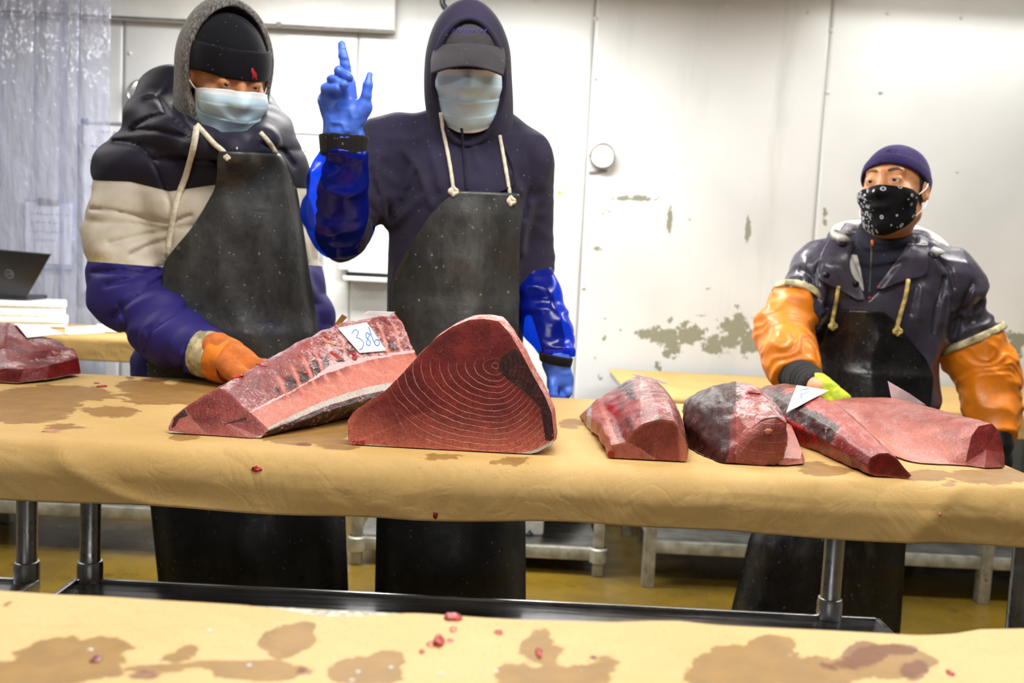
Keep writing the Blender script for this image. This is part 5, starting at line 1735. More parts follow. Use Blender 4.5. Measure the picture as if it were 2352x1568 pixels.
# ================================================================== left worker (three-tone puffer jacket)
def person_left():
    Yc = 2.24
    H = Head(aty(522, 192, 2.15), .62, .32, .04, 1.02, .0018, .0118)
    tors = [S(300, 420, 630, 2.22, .09), S(330, 330, 655, 2.23, .125), S(400, 305, 676, Yc, .15), S(500, 322, 690, Yc, .16), S(600, 335, 708, Yc, .162), S(700, 330, 722, Yc, .165), S(800, 326, 734, Yc, .165), S(900, 320, 742, Yc, .165)]
    inner = [(z, x, y, a*.78, b*.72) for z, x, y, a, b in tors]
    armR = [J(318, 400, 2.22), J(292, 530, 2.18), J(296, 675, 2.11), J(385, 765, 2.02), J(474, 812, 1.95)]
    armL = [J(640, 375, 2.27), J(662, 540, 2.32), J(712, 735, 2.30), J(735, 850, 2.26)]
    Yg = 1.91
    palm = [(J(500, 812, 1.93), J(560, 842, Yg), .036, .032), (J(505, 825, 1.935), J(565, 860, Yg), .034, .030), (J(495, 800, 1.93), J(545, 826, Yg), .034, .030)]
    fing = [([J(560, 832, Yg), J(605, 846, Yg-.01), J(640, 866, Yg-.01)], [.021, .019, .016]), ([J(566, 842, Yg), J(606, 858, Yg-.005), J(632, 874, Yg)], [.021, .019, .016]),
            ([J(566, 852, Yg), J(598, 868, Yg), J(620, 878, Yg+.01)], [.020, .018, .015]), ([J(556, 856, Yg+.01), J(580, 870, Yg+.01), J(598, 878, Yg+.02)], [.019, .017, .014]),
            ([J(520, 835, Yg-.02), J(548, 862, Yg-.045), J(575, 880, Yg-.045)], [.023, .020, .017])]
    hand = hand_sdf(palm, fing)
    def body(P):
        d = smin(H.skull(P), H.neck(P, (tors[0][1], 2.24, tors[1][0])), .03)
        d = smin(d, loft(P, inner), .03)
        d = smin(d, chain(P, armR+[J(505, 815, 1.93)], [.05, .046, .042, .034, .028, .027], .02), .04)
        d = smin(d, chain(P, armL, [.045, .038, .032, .028], .02), .04)
        d = smin(d, cone(P, J(735, 850, 2.26), J(740, 930, 2.24), .034, .022), .02)
        d = smin(d, hand(P)+.006, .01)
        cx = tors[-1][1]
        for sg in (-1, 1):
            d = smin(d, chain(P, [(cx+sg*.09, Yc, .90), (cx+sg*.10, Yc, .5), (cx+sg*.11, Yc+.01, .09)], [.085, .058, .042], .03), .05)
            d = smin(d, cone(P, (cx+sg*.11, Yc+.01, .05), (cx+sg*.12, Yc-.12, .035), .035, .03), .03)
        return d
    root = sdf('person', body, (-1.06, 1.78, -.01), (-.32, 2.52, 1.80), .0049, M_SK1)
    tag(root, 'worker in black beanie and three-tone puffer jacket handling the ribbed tuna', 'person', 'fish market workers')
    H.eyes(root); H.brows(root, M_HAIR, .0026, -.008)

    hi_ = ([150, 225, 300, 390, 500, 680, 800], [405, 415, 418, 440, 424, 432, 440])
    lo_ = ([150, 207, 372, 500, 700, 800], [596, 600, 613, 604, 608, 615])
    def band(P):
        x, y = proj(P)
        h = np.interp(x, *hi_); l = np.interp(x, *lo_)
        return (l-y)/(l-h)
    collar = [(345, 272, 2.22, .055), (395, 225, 2.34, .072), (480, 235, 2.42, .075), (570, 255, 2.40, .065), (622, 300, 2.28, .048), (604, 326, 2.12, .034), (540, 345, 2.055, .034), (470, 335, 2.07, .040), (400, 305, 2.13, .050), (345, 272, 2.22, .055)]
    cp = [J(a, b, c) for a, b, c, r in collar]; cr = [r for *_, r in collar]
    def jacket(P):
        b = band(P)
        d = loft(P, tors)
        sh = smin(d, chain(P, [J(470, 335, 2.24), armR[0]], [.10, .095], .02), .05)
        sh = smin(sh, chain(P, [J(560, 340, 2.24), armL[0]], [.09, .06], .02), .05)
        puff = np.abs(np.sin(math.pi*b*2))**.5
        sh = sh-.011*puff+.004
        a1 = chain(P, armR, [.088, .086, .078, .066, .054], .03)
        s = arclen(P, armR)
        w1 = np.clip((s-.20)/.06, 0, 1)
        pf = np.abs(np.sin(math.pi*(s-.20)/.095+1.6*vnoise(P, 7, 3)))**.35
        a1 = a1-(.010*puff*(1-w1)+.0045*pf*w1)-.008*ridge(P+.05*vnoise(P, 6, 4)[:, None], (9, 9, 15), 2)*np.clip(1.4-np.abs(b), .3, 1)+.005
        a2 = chain(P, armL, [.060, .056, .050, .048], .03)-.008*np.abs(np.sin(math.pi*arclen(P, armL)/.085))**.5
        d = smin(sh, a1, .022)
        d = smin(d, a2, .02)
        c = chain(P, cp, cr, .02)
        sc = arclen(P, cp)
        c = c-.004*np.abs(np.sin(math.pi*sc/.16))**.35+.002-.004*vnoise(P, 9, 7)
        d = smin(d, c, .03)
        d = d-.003*vnoise(P, (22, 22, 30), 5)
        d = d+creases(P, [[(262, 325), (300, 330), (323, 338), (346, 363), (365, 400), (378, 435)], [(380, 435), (394, 480), (390, 560), (378, 610)], [(352, 366), (420, 362), (498, 370)], [(303, 298), (360, 300), (420, 312), (452, 326)], [(362, 222), (382, 262), (440, 312)], [(312, 288), (350, 268), (385, 262)], [(336, 228), (362, 222), (400, 180)], [(212, 480), (260, 484), (330, 500), (388, 512)], [(392, 512), (440, 494)], [(408, 240), (425, 280), (445, 300)], [(600, 330), (650, 345), (676, 380)]], 4.5, .008, 2.26)
        d = d+creases(P, [[(242, 655), (300, 640), (362, 618)], [(258, 725), (300, 690), (372, 640)], [(332, 805), (342, 760), (400, 722), (432, 704)], [(215, 625), (280, 622), (340, 632)], [(250, 560), (330, 540), (385, 530)], [(300, 585), (350, 560), (388, 552)], [(420, 842), (428, 800), (455, 765)], [(275, 700), (290, 740), (285, 770)]], 6, .008, 2.2)
        # sleeve ends
        ax = J(474, 812, 1.95)-J(385, 765, 2.02); ax /= np.linalg.norm(ax)
        near = np.linalg.norm(P-J(474, 812, 1.95), axis=1) < .12
        d = np.where(near, smax(d, (P-J(478, 813, 1.948))@ax, .006), d)
        return np.maximum(d, -(P[:, 2]-.80))
    jk = sdf('puffer_jacket', jacket, (-1.10, 1.80, .78), (-.32, 2.56, 1.68), .0048, M_PUFF, root, {'band': band})

    # grey knit hood
    def outer(P):
        q = H.loc(P)
        d = ell(q, (0, -.030, .035), (.104, .118, .145))
        d = smin(d, ell(q, (0, -.035, -.08), (.094, .095, .10)), .05)
        d = smin(d, ell(q, (0, .0, -.125), (.075, .085, .05)), .04)
        return d-.0025*vnoise(P, (18, 18, 10), 3)
    def hood(P):
        q = H.loc(P)
        o = outer(P)
        sh = smax(o, -(o+.013), .004)
        pl = q[:, 1]-(.012+.42*np.clip(-q[:, 2]-.02, 0, .2)-.10*np.clip(q[:, 2]-.08, 0, .2))
        d = smax(sh, pl, .005)
        return d
    ho = sdf('hood', hood, H.c-np.array([.2, .2, .24]), H.c+np.array([.2, .2, .22]), .0036, M_HEATHER, root)

    # beanie with turned-up band
    def bean(P):
        q = H.loc(P)
        d = ell(q, (0, -.016, .048), (.084, .105, .100))
        d = smax(d, -(d+.007), .002)
        return np.maximum(d, -(q[:, 2]-.04))-.0012*vnoise(P, 30, 2)
    bn = sdf('beanie', bean, H.c-np.array([.15, .16, .08]), H.c+np.array([.15, .16, .19]), .0038, M_BEANIE, root)
    def bandf(P):
        q = H.loc(P)
        zt = np.clip((q[:, 2]-.03)/.06, 0, 1)
        d = ell(q, (0, -.010, .048), (.0900, .1165, .125))
        d = smax(d, -(d+.008), .002)
        d = smax(d, np.abs(q[:, 2]-.054-.02*q[:, 1]-.004*vnoise(P, 12, 1))-.032, .006)
        return d
    bd = sdf('turned_band', bandf, H.c-np.array([.15, .16, .05]), H.c+np.array([.15, .16, .15]), .0034, M_BEANIE, bn)
    # small red embroidered rider emblem
    em = [[(577, 157), (581, 156), (583, 161), (587, 165), (588, 172), (584, 176), (580, 170), (577, 165)], [(581, 168), (587, 166), (590, 171), (589, 178), (586, 180), (583, 175)], [(579, 172), (582, 172), (582, 182), (580, 182)], [(586, 176), (589, 175), (590, 183), (588, 184)]]
    m = MB()
    for poly in em:
        x = np.array([p[0] for p in poly], float); y = np.array([p[1] for p in poly], float)
        Q = march(bandf, x, y, 1.7)
        f_ = [p+.0012*H.A[:, 1] for p in Q]; b_ = [p-.002*H.A[:, 1] for p in Q]
        n = len(poly)
        m.put(f_+b_, [tuple(range(n))]+[(i, i+n, (i+1) % n+n, (i+1) % n) for i in range(n)])
    m.make('rider_emblem', M_RED, bn)
    surgical_mask(H, root, M_MASK, wid=72, ztop=.006, zbot=-.128, zs=(-.012, -.098), pleat=.8, off=.006)

    # glove
    ax = J(560, 842, Yg)-J(474, 812, 1.95); ax /= np.linalg.norm(ax)
    c0 = J(480, 813, 1.945)
    def gl(P):
        return hand(P)-.0015*ridge(P, 40, 2)
    g = sdf('glove', gl, (-.80, 1.80, .86), (-.44, 2.02, 1.02), .0034, M_ORGLOVE, root)
    g['label'] = 'orange work glove behind the ribbed tuna'
    def seg(t0, t1, r, name, mat, par):
        a = c0+ax*t0; b = c0+ax*t1
        def fn(P):
            Q = P-a; t = Q@ax
            rad = np.linalg.norm(Q-t[:, None]*ax, axis=1)
            d = np.abs(rad-r+.003*vnoise(P, 18, 2)+.10*t)-.004
            return smax(d, np.abs(t-(t1-t0)/2)-(t1-t0)/2, .003)
        return sdf(name, fn, np.minimum(a, b)-.09, np.maximum(a, b)+.09, .0036, mat, par)
    seg(-.02, .036, .047, 'cream_cuff', M_CREAM, g)
    seg(.022, .062, .0455, 'orange_cuff', M_ORCUFF, g)

    # apron
    skirt = [S(750, 330, 735, Yc, .175), S(900, 335, 745, Yc, .185), S(1160, 347, 792, Yc, .19), S(1590, 368, 806, Yc, .19)]
    skirt[-1] = (.22,)+skirt[-1][1:]
    def torso(P):
        b = band(P)
        d = loft(P, tors)-.008
        return smin(smin(d, loft(P, skirt), .03), chain(P, cp[4:8], cr[4:8], .02), .02)
    rows = [(350, 505, 640), (362, 500, 652), (400, 500, 674), (440, 494, 684), (490, 466, 692), (530, 441, 698), (570, 407, 704), (610, 377, 709), (655, 374, 716), (740, 368, 730), (830, 338, 742), (1160, 345, 792), (1360, 366, 800), (1640, 372, 806)]
    def wr(P, v, u):
        q = np.stack([P[:, 0]+.5*P[:, 2], P[:, 1], P[:, 2]-.5*P[:, 0]], 1)
        f = .007*vnoise(q, (12, 1, 5), 3)+.0045*ridge(q+.03*vnoise(P, 6, 2)[:, None], (10, 1, 5), 4)
        return f*np.clip(v*14, .1, 1)
    ap, G = drape('apron', rows, torso, 2.26, M_APRON, root, wr=wr, ymin=2.002)
    def front(P):
        return np.minimum(jacket(P), outer(P))
    # flat neck strings
    def flat(pts, w, off=.004):
        pp = catmull([np.array([p[0], p[1], 0]) for p in pts], 6)
        P = march(front, [p[0] for p in pp], [p[1] for p in pp], 1.6)
        Y = P[:, 1].copy()
        for _ in range(4):
            Y[1:-1] = np.minimum(Y[1:-1], (Y[:-2]+Y[2:])/2)
        Q = [aty(p[0], p[1], y-off) for p, y in zip(pp, Y)]
        V, Fc = ribbon(Q, w, (0, -1, .1), .003)
        MB().put(V, Fc).make('neck_string', M_STRING, ap, True)
        return Q
    flat([(452, 288), (446, 330), (428, 400), (408, 455), (394, 520), (383, 590)], .013)
    Q = flat([(452, 286), (470, 306), (492, 330), (510, 345), (523, 362)], .011)
    knot(ap, Q[-1]+np.array([0, -.003, 0]), .006, M_STRING)
    Q = flat([(598, 304), (614, 322), (627, 340), (636, 360)], .010)
    knot(ap, Q[-1]+np.array([0, -.003, 0]), .006, M_STRING)
    MB().tube([march(jacket, [545], [338], 1.7)[0]+np.array([0, -.004, 0]), march(jacket, [546], [348], 1.7)[0]+np.array([0, -.006, 0])], .0022, 8).make('zip_pull', M_STEEL, jk, True)
    legs(root, tors[-1][1]+.03, Yc+.02, .09)
person_left()
# ================================================================== right worker (orange sleeves)
def person_right():
    D = -.06
    Yc = 2.70+D
    q_ = lambda px, py, Y: aty(px, py, Y+D)
    SS = lambda py, L, R, Y, b: S(py, L, R, Y+D, b)
    H = Head(q_(2052, 442, 2.62), -.70, -.10, .06, 1.0, .0026, .0145)
    tors = [SS(565, 1950, 2100, 2.68, .08), SS(590, 1885, 2170, 2.69, .105), SS(620, 1858, 2205, 2.70, .12), SS(700, 1868, 2175, 2.70, .138), SS(800, 1870, 2150, 2.70, .14), SS(900, 1874, 2140, 2.70, .145), SS(1000, 1870, 2135, 2.70, .15)]
    inner = [(z, x, y, a*.84, b*.78) for z, x, y, a, b in tors]
    armR = [q_(1885, 625, 2.69), q_(1830, 720, 2.65), q_(1800, 775, 2.60), q_(1822, 840, 2.44), q_(1852, 872, 2.33)]
    armL = [q_(2180, 650, 2.70), q_(2215, 765, 2.72), q_(2262, 865, 2.70), q_(2280, 950, 2.64), q_(2300, 1015, 2.58)]
    Yg = 2.22
    palm = [(q_(1862, 880, 2.30), q_(1900, 896, Yg), .026, .026), (q_(1865, 888, 2.30), q_(1898, 908, Yg), .026, .024)]
    fing = [([q_(1900, 892, Yg), q_(1925, 903, Yg-.03), q_(1945, 914, Yg-.05)], [.014, .0125, .010]), ([q_(1902, 898, Yg), q_(1924, 912, Yg-.035), q_(1938, 924, Yg-.05)], [.014, .0125, .010]), ([q_(1900, 905, Yg), q_(1915, 920, Yg-.03), q_(1926, 932, Yg-.04)], [.0135, .012, .010]), ([q_(1895, 910, Yg), q_(1902, 926, Yg-.02), q_(1910, 938, Yg-.03)], [.0125, .011, .009]), ([q_(1880, 890, Yg+.02), q_(1900, 886, Yg-.01), q_(1918, 892, Yg-.02)], [.016, .013, .011])]
    hand = hand_sdf(palm, fing)
    palm2 = [(q_(2297, 1010, 2.585), q_(2302, 1060, 2.57), .026, .026)]
    fing2 = [([q_(2288+8*i, 1058, 2.57+.008*i), q_(2287+8*i, 1088, 2.55+.008*i), q_(2290+7*i, 1105, 2.56+.008*i)], [.0125, .0115, .010]) for i in range(4)]+[([q_(2284, 1040, 2.55), q_(2278, 1065, 2.53), q_(2282, 1085, 2.53)], [.014, .012, .010])]
    hand2 = hand_sdf(palm2, fing2)
    def body(P):
        d = smin(H.skull(P), H.neck(P, (tors[0][1], Yc, tors[1][0]), .056), .03)
        d = smin(d, loft(P, inner), .03)
        d = smin(d, chain(P, armR+[q_(1866, 884, 2.3)], [.048, .044, .036, .022, .019, .018], .02), .02)
        d = smin(d, chain(P, armL, [.048, .044, .04, .032, .026], .02), .04)
        d = smin(d, hand(P)+.002, .008); d = smin(d, hand2(P)+.002, .008)
        cx = tors[-1][1]
        for sg in (-1, 1):
            d = smin(d, chain(P, [(cx-.03+sg*.09, Yc, .86), (cx-.05+sg*.10, Yc, .48), (cx-.06+sg*.11, Yc+.01, .09)], [.085, .058, .042], .03), .05)
            d = smin(d, cone(P, (cx-.06+sg*.11, Yc+.01, .05), (cx-.06+sg*.12, Yc-.12, .035), .035, .03), .03)
        return d
    root = sdf('person', body, (.62, 2.04, -.01), (1.48, 2.86, 1.62), .0049, M_SK3)
    tag(root, 'worker in purple cap, paisley mask and orange sleeves looking sideways', 'person', 'fish market workers')
    H.eyes(root); H.brows(root, simple('greying_brow', (134, 100, 74), .9), .0034, .004)

    # zip-neck sweater collar and front
    def knit(P):
        a = q_(2034, 528, 2.64); b = np.array([tors[0][1], Yc, tors[1][0]-.02])
        d = cone(P, a, b, .066, .090)
        d = smin(d, loft(P, [(z, x, y, aa*.93, bb*.95) for z, x, y, aa, bb in tors]), .04)
        up = (P-a)@((a-b)/np.linalg.norm(a-b))
        d = smax(d, up, .006)
        s = arclen(P, [a, b])
        d = d-.004*np.sin(s*2*math.pi/.032+2*vnoise(P, 10, 2))*np.clip((.10-s)/.05, 0, 1)
        return np.maximum(d, -(P[:, 2]-1.02))
    kn = sdf('zip_sweater', knit, (.80, 2.36, 1.0), (1.40, 2.86, 1.42), .0045, M_KNIT, root)
    for px, py, m, r, nm in ((2003, 558, simple('orange_pull', (220, 110, 40), .5), .007, 'zip_pull'),):
        c = march(knit, [px], [py], 1.8)[0]
        MB().tube([c+np.array([0, -.003, .008]), c+np.array([0, -.005, -.008])], r*.6, 10).make(nm, m, kn, True)
    zp = march(knit, [2001, 2000, 1998, 1996], [562, 600, 640, 670], 1.8)
    V, Fc = ribbon([p+np.array([0, -.0015, 0]) for p in zp], .004, (0, -1, 0), .001)
    MB().put(V, Fc).make('zip', M_STEEL, kn)

    # rain jacket
    def jacket(P):
        d = loft(P, tors)
        d = smin(d, chain(P, [q_(1985, 605, 2.70), armR[0]], [.085, .078], .02), .05)
        d = smin(d, chain(P, [q_(2085, 605, 2.70), armL[0]], [.085, .085], .02), .05)
        a1 = chain(P, armR[:3], [.074, .062, .055], .03)-folds(P, armR[:3], .07, .007, 2)
        a2 = chain(P, armL[:3], [.080, .074, .056], .03)-folds(P, armL[:3], .085, .009, 5)
        d = smin(d, a1, .03); d = smin(d, a2, .03)
        d = d-.008*ridge(P+.05*vnoise(P, 6, 4)[:, None], (10, 10, 7), 8)-.003*vnoise(P, 24, 1)
        d = d+creases(P, [[(2232, 650), (2205, 715), (2192, 785)], [(2252, 690), (2228, 745)], [(1884, 605), (1866, 650), (1880, 690)], [(2168, 640), (2150, 700), (2142, 765)], [(2104, 660), (2090, 720)], [(2140, 580), (2180, 620), (2190, 660)], [(1842, 620), (1868, 640)], [(1905, 665), (1895, 705)]], 6, .008, 2.66)
        d = d-creases(P, [[(2242, 670), (2216, 730)], [(2120, 660), (2112, 730)], [(1850, 600), (1850, 660)], [(2178, 680), (2168, 740)]], 9, .006, 2.66)
        # open neck (V)
        x, y = proj(P)
        v = inpoly(x, y, [(1962, 540), (2105, 540), (2085, 585), (2020, 665), (1992, 690), (1975, 640), (1950, 580)])*.0012
        d = np.where(P[:, 1] < Yc, smax(d, v, .006), d)
        nk = cone(P, q_(2034, 500, 2.64), (tors[0][1], Yc, tors[1][0]), .085, .10)
        d = smax(d, -nk, .008)
        return np.maximum(d, -(P[:, 2]-.78))
    jk = sdf('rain_jacket', jacket, (.72, 2.34, .76), (1.48, 2.88, 1.40), .0048, M_PVC, root)

    def lap(name, rows, mat, off, par, th=None):
        return drape(name, rows, jacket_or_knit, Yc, mat, par, nu=30, nv=30, off=off, blur=12, t0=1.8)
    def jacket_or_knit(P):
        return np.minimum(jacket(P), knit(P))
    lap('lining', [(585, 1942, 1968), (610, 1946, 1975), (640, 1952, 1980), (668, 1968, 1983)], M_PVCIN, .006, jk)
    lp, _ = lap('lapel', [(552, 1905, 1960), (580, 1888, 1955), (605, 1880, 1950), (630, 1874, 1956), (645, 1880, 1968), (660, 1915, 1978), (676, 1948, 1984), (690, 1970, 1986)], M_PVC, .013, jk)
    for px, py in ((1894, 632), (1961, 652)):
        c = march(jacket_or_knit, [px], [py], 1.8)[0]+np.array([0, -.017, 0])
        MB().lathe([(0, -.004), (.006, -.004), (.0085, -.001), (.009, .004)], c, 'y', 16).make('snap_button', M_SNAP, lp, True)
    lap('lapel', [(560, 2085, 2130), (585, 2072, 2130), (610, 2052, 2130), (630, 2036, 2129), (642, 2028, 2080), (655, 2016, 2045), (664, 2012, 2024)], M_PVC, .013, jk)
    for px, py in ((2014, 659), (1992, 684)):
        c = march(jacket_or_knit, [px], [py], 1.8)[0]
        MB().tube([c+np.array([-.004, -.014, -.002]), c+np.array([.004, -.016, .002])], .0042, 8).make('red_toggle', simple('red_toggle', (190, 50, 60), .5), jk, True)
    # hood lying open round the neck, pale inside
    hp = [(1935, 556, 2.60, .012), (1918, 546, 2.68, .018), (1945, 535, 2.80, .024), (2040, 535, 2.86, .028), (2115, 552, 2.82, .026), (2158, 576, 2.72, .020), (2140, 586, 2.60, .012)]
    pts = [q_(a, b, c) for a, b, c, r in hp]; rr = [r for *_, r in hp]
    def hd(P):
        Q = P.copy()
        d = chain(P, pts, rr, .02)
        return d-.004*vnoise(P, 16, 3)
    ho = sdf('hood', hd, (.82, 2.46, 1.20), (1.38, 2.92, 1.44), .0048, M_PVC, root)
    hi_ = [p+np.array([0, -.012, r*.55]) for p, r in zip(pts, rr)]
    V, Fc = ribbon(catmull(hi_, 6), [2.0*v for v in np.interp(np.linspace(0, 1, 37), np.linspace(0, 1, 7), rr)], (0, -.75, .66), .012)
    MB().put(V, Fc).make('hood_lining', M_PVCIN, ho, True)

    # hat, hair, mask
    def hat(P):
        q = H.loc(P)
        d = ell(q, (0, -.018, .036), (.085, .108, .096))
        d = smax(d, -(d+.006), .002)
        return smax(d, -(q[:, 2]-.024-.45*q[:, 1]), .003)-.001*vnoise(P, 30, 2)
    ht = sdf('knit_cap', hat, H.c-np.array([.16, .16, .12]), H.c+np.array([.16, .16, .16]), .0036, M_BEANIE3, root)
    def hatband(P):
        q = H.loc(P)
        d = ell(q, (0, -.018, .036), (.0885, .1115, .099))
        d = smax(d, -(d+.006), .002)
        e = q[:, 2]-.024-.45*q[:, 1]
        return smax(d, np.abs(e-.016)-.019, .003)
    sdf('cap_band', hatband, H.c-np.array([.16, .16, .12]), H.c+np.array([.16, .16, .16]), .0036, M_BEANIE3, ht)
    def hair(P):
        q = H.loc(P)
        d = H.skull(P, False)-.004-.002*ridge(P, (60, 60, 20), 2)
        e = np.maximum(q[:, 1]-.012-.25*(q[:, 2]), -(q[:, 2]+.050+.9*np.clip(-q[:, 1]-.02, -.06, .03)))
        e = np.maximum(e, q[:, 2]-.06)
        return smax(d, e, .004)
    sdf('hair', hair, H.c-np.array([.13, .13, .12]), H.c+np.array([.13, .13, .10]), .0034, M_HAIR, root)
    surgical_mask(H, root, M_PAIS, wid=66, ztop=-.002, zbot=-.128, zs=(-.016, -.074), pleat=0., off=.007)

    # orange sleeves
    def sleeve(pts, rad, top, seed, bb, lab, cufft):
        def fn(P):
            d = chain(P, pts, rad, .03)-folds(P, pts, .075, .006, seed, 1.8)-.007*ridge(P+.05*vnoise(P, 7, seed)[:, None], (11, 11, 15), seed)-.003*vnoise(P, 26, 2)
            ax = pts[1]-pts[0]; ax = ax/np.linalg.norm(ax)
            d = smax(d, -((P-pts[0])@ax), .006)
            e = pts[-1]-pts[-2]; e = e/np.linalg.norm(e)
            near = np.linalg.norm(P-pts[-1], axis=1) < .12
            return np.where(near, smax(d, (P-pts[-1])@e, .006), d)
        o = sdf('oilskin_sleeve', fn, bb[0], bb[1], .0044, M_ORANGE, root)
        o['label'] = lab
        ax = pts[1]-pts[0]; ax = ax/np.linalg.norm(ax)
        def ring(P):
            Q = P-pts[0]; t = Q@ax
            rad_ = np.linalg.norm(Q-t[:, None]*ax, axis=1)
            d = np.abs(rad_-rad[0]-.005-.004*vnoise(P, 14, 3))-.005
            return smax(d, np.abs(t+.004)-.011, .004)
        sdf('pale_band', ring, pts[0]-.12, pts[0]+.12, .0046, M_CREAM, o)
        return o
    sR = [q_(1832, 688, 2.655), q_(1802, 762, 2.605), q_(1818, 828, 2.48), q_(1826, 866, 2.43)]
    sleeve(sR, [.066, .073, .064, .050], 0, 3, ((.62, 2.20, .88), (.98, 2.74, 1.28)), 'orange oilskin sleeve bent at the elbow', 0)
    sL = [q_(2226, 782, 2.72), q_(2264, 858, 2.70), q_(2278, 940, 2.65), q_(2292, 1008, 2.59)]
    sleeve(sL, [.092, .080, .064, .046], 0, 7, ((1.14, 2.36, .72), (1.52, 2.80, 1.18)), 'orange oilskin sleeve hanging straight down', 0)
    # cuff and gloves
    def cf(P):
        return chain(P, [q_(1826, 858, 2.44), q_(1850, 872, 2.36), q_(1872, 886, 2.29)], [.046, .041, .036], .01)-.001*np.sin(arclen(P, [q_(1826, 858, 2.44), q_(1872, 886, 2.29)])*2*math.pi/.02)
    sdf('black_cuff', cf, (.68, 2.12, .84), (.98, 2.52, 1.05), .004, M_CUFF, root)
    def gl(P):
        return smin(hand(P), cone(P, q_(1860, 878, 2.335), q_(1885, 892, 2.26), .037, .033), .01)-.001*vnoise(P, 30, 1)
    g = sdf('glove', gl, (.72, 2.04, .80), (.98, 2.36, 1.0), .003, M_YGLOVE, root)
    g['label'] = 'yellow-green glove behind the white tag'
    def g2(P):
        return np.minimum(hand2(P), cone(P, q_(2290, 1000, 2.59), q_(2297, 1020, 2.58), .036, .034))
    g = sdf('glove', g2, (1.10, 2.34, .56), (1.44, 2.68, .86), .0036, M_BLACKP, root)
    g['label'] = 'dark glove under the hanging orange sleeve'

    # apron
    skirt = [SS(850, 1872, 2145, 2.70, .155), SS(1000, 1850, 2132, 2.70, .17), SS(1240, 1722, 2080, 2.70, .18), SS(1400, 1684, 2070, 2.70, .18), SS(1520, 1660, 2062, 2.70, .18)]
    def clothed(P):
        return smin(jacket(P), loft(P, skirt), .03)
    rows = [(713, 1908, 2030), (730, 1890, 2052), (765, 1874, 2082), (820, 1870, 2128), (860, 1870, 2144), (930, 1872, 2136), (1000, 1850, 2130), (1240, 1722, 2080), (1400, 1682, 2070), (1520, 1660, 2060)]
    def wr(P, v, u):
        return (.006*vnoise(P, (9, 1, 6), 3)+.005*ridge(P+.04*vnoise(P, 6, 2)[:, None], (10, 1, 8), 4))*np.clip(v*14, .1, 1)
    ap, G = drape('apron', rows, clothed, Yc+.02, M_APRON3, root, wr=wr, t0=1.9)
    V, Fc = ribbon([p+np.array([0, -.0015, 0]) for p in G[int(.055*169), 6:70]], .0022, (0, -1, 0), .001)
    MB().put(V, Fc).make('seam', M_STRING, ap)
    for pts_ in ([(1926, 656), (1921, 690), (1915, 720), (1910, 748)], [(2086, 642), (2080, 680), (2070, 715), (2058, 760)]):
        o, Q = strap(ap, jacket_or_knit, pts_, .011, M_STRING_Y, 'neck_string', .016, 1.8)
        knot(ap, Q[-1]+np.array([0, -.008, 0]), .010, M_STRING_Y)
    legs(root, tors[-1][1]-.05, Yc+.02, .09, hipz=.88)
person_right()
# ================================================================== small things
from mathutils.bvhtree import BVHTree
bpy.context.view_layer.update()
_bv = {}
def bvh(objs):
    key = tuple(o.name for o in objs)
    if key not in _bv:
        V = []; Fc = []
        for o in objs:
            k = len(V); M = o.matrix_world
            V += [M @ v.co for v in o.data.vertices]
            Fc += [[i+k for i in p.vertices] for p in o.data.polygons]
        _bv[key] = BVHTree.FromPolygons(V, Fc)
    return _bv[key]
def hit(objs, px, py, default=None):
    d = ray(px, py)
    h = bvh(objs).ray_cast(Vector(CAM), Vector(d).normalized())
    if h[0] is None:
        return None, None
    return np.array(h[0]), np.array(h[1])
OB = bpy.data.objects
fish1 = [OB['tuna_block']]; fish3 = [OB['tuna_loin']]; fish5 = [OB['tuna_loin.002']]; fish6 = [OB['tuna_loin.003']]; fish0 = [OB['tuna_slab']]
papers = [OB['table_paper']]; fore = [OB['table_paper.001']]

def bil(c, s, t):
    c = [np.asarray(p, float) for p in c]
    return (c[0]*(1-s)+c[1]*s)*(1-t)+(c[3]*(1-s)+c[2]*s)*t

def paper_tag(corners, objs, label, lift=.004, Ydef=None, curl=0., n=14, mat=None, name='paper_tag'):
    """paper quad laid over the fish: corners in the photo, clockwise from top left"""
    G = np.zeros((n, n, 3)); ok = np.zeros((n, n), bool)
    for i in range(n):
        for j in range(n):
            p = bil(corners, j/(n-1), i/(n-1))
            h, nn = hit(objs, p[0], p[1]) if Ydef is None else (None, None)
            if h is None:
                G[i, j] = aty(p[0], p[1], Ydef if Ydef else 0)
                if Ydef: ok[i, j] = True
            else:
                G[i, j] = h; ok[i, j] = True
    if Ydef is None:
        # plane fit through the hits, then follow the surface loosely
        D = np.array([[aty(*bil(corners, j/(n-1), i/(n-1))[:2], 1.)-CAM for j in range(n)] for i in range(n)])
        Yv = np.where(ok, G[..., 1], np.nan)
        I, Jj = np.meshgrid(np.arange(n), np.arange(n), indexing='ij')
        A = np.stack([I[ok], Jj[ok], np.ones(ok.sum())], 1)
        co, *_ = np.linalg.lstsq(A, G[ok][:, 1], rcond=None)
        pl = co[0]*I+co[1]*Jj+co[2]
        Yv = np.where(ok, G[..., 1], pl)
        for _ in range(20):
            p = np.pad(Yv, 1, mode='edge')
            Yv = np.minimum(Yv, (p[:-2, 1:-1]+p[2:, 1:-1]+p[1:-1, :-2]+p[1:-1, 2:])/4)
        Yv = Yv-lift
        G = CAM+D*Yv[..., None]
    t = np.linspace(0, 1, n)
    G[..., 2] += curl*((t-.5)**2)[None, :]*4
    o = sheet(name, G[:, ::-1], .0008, mat or M_TAG)
    tag(o, label, 'tag' if name == 'paper_tag' else 'paper', 'paper tags on the tuna')
    return o, G

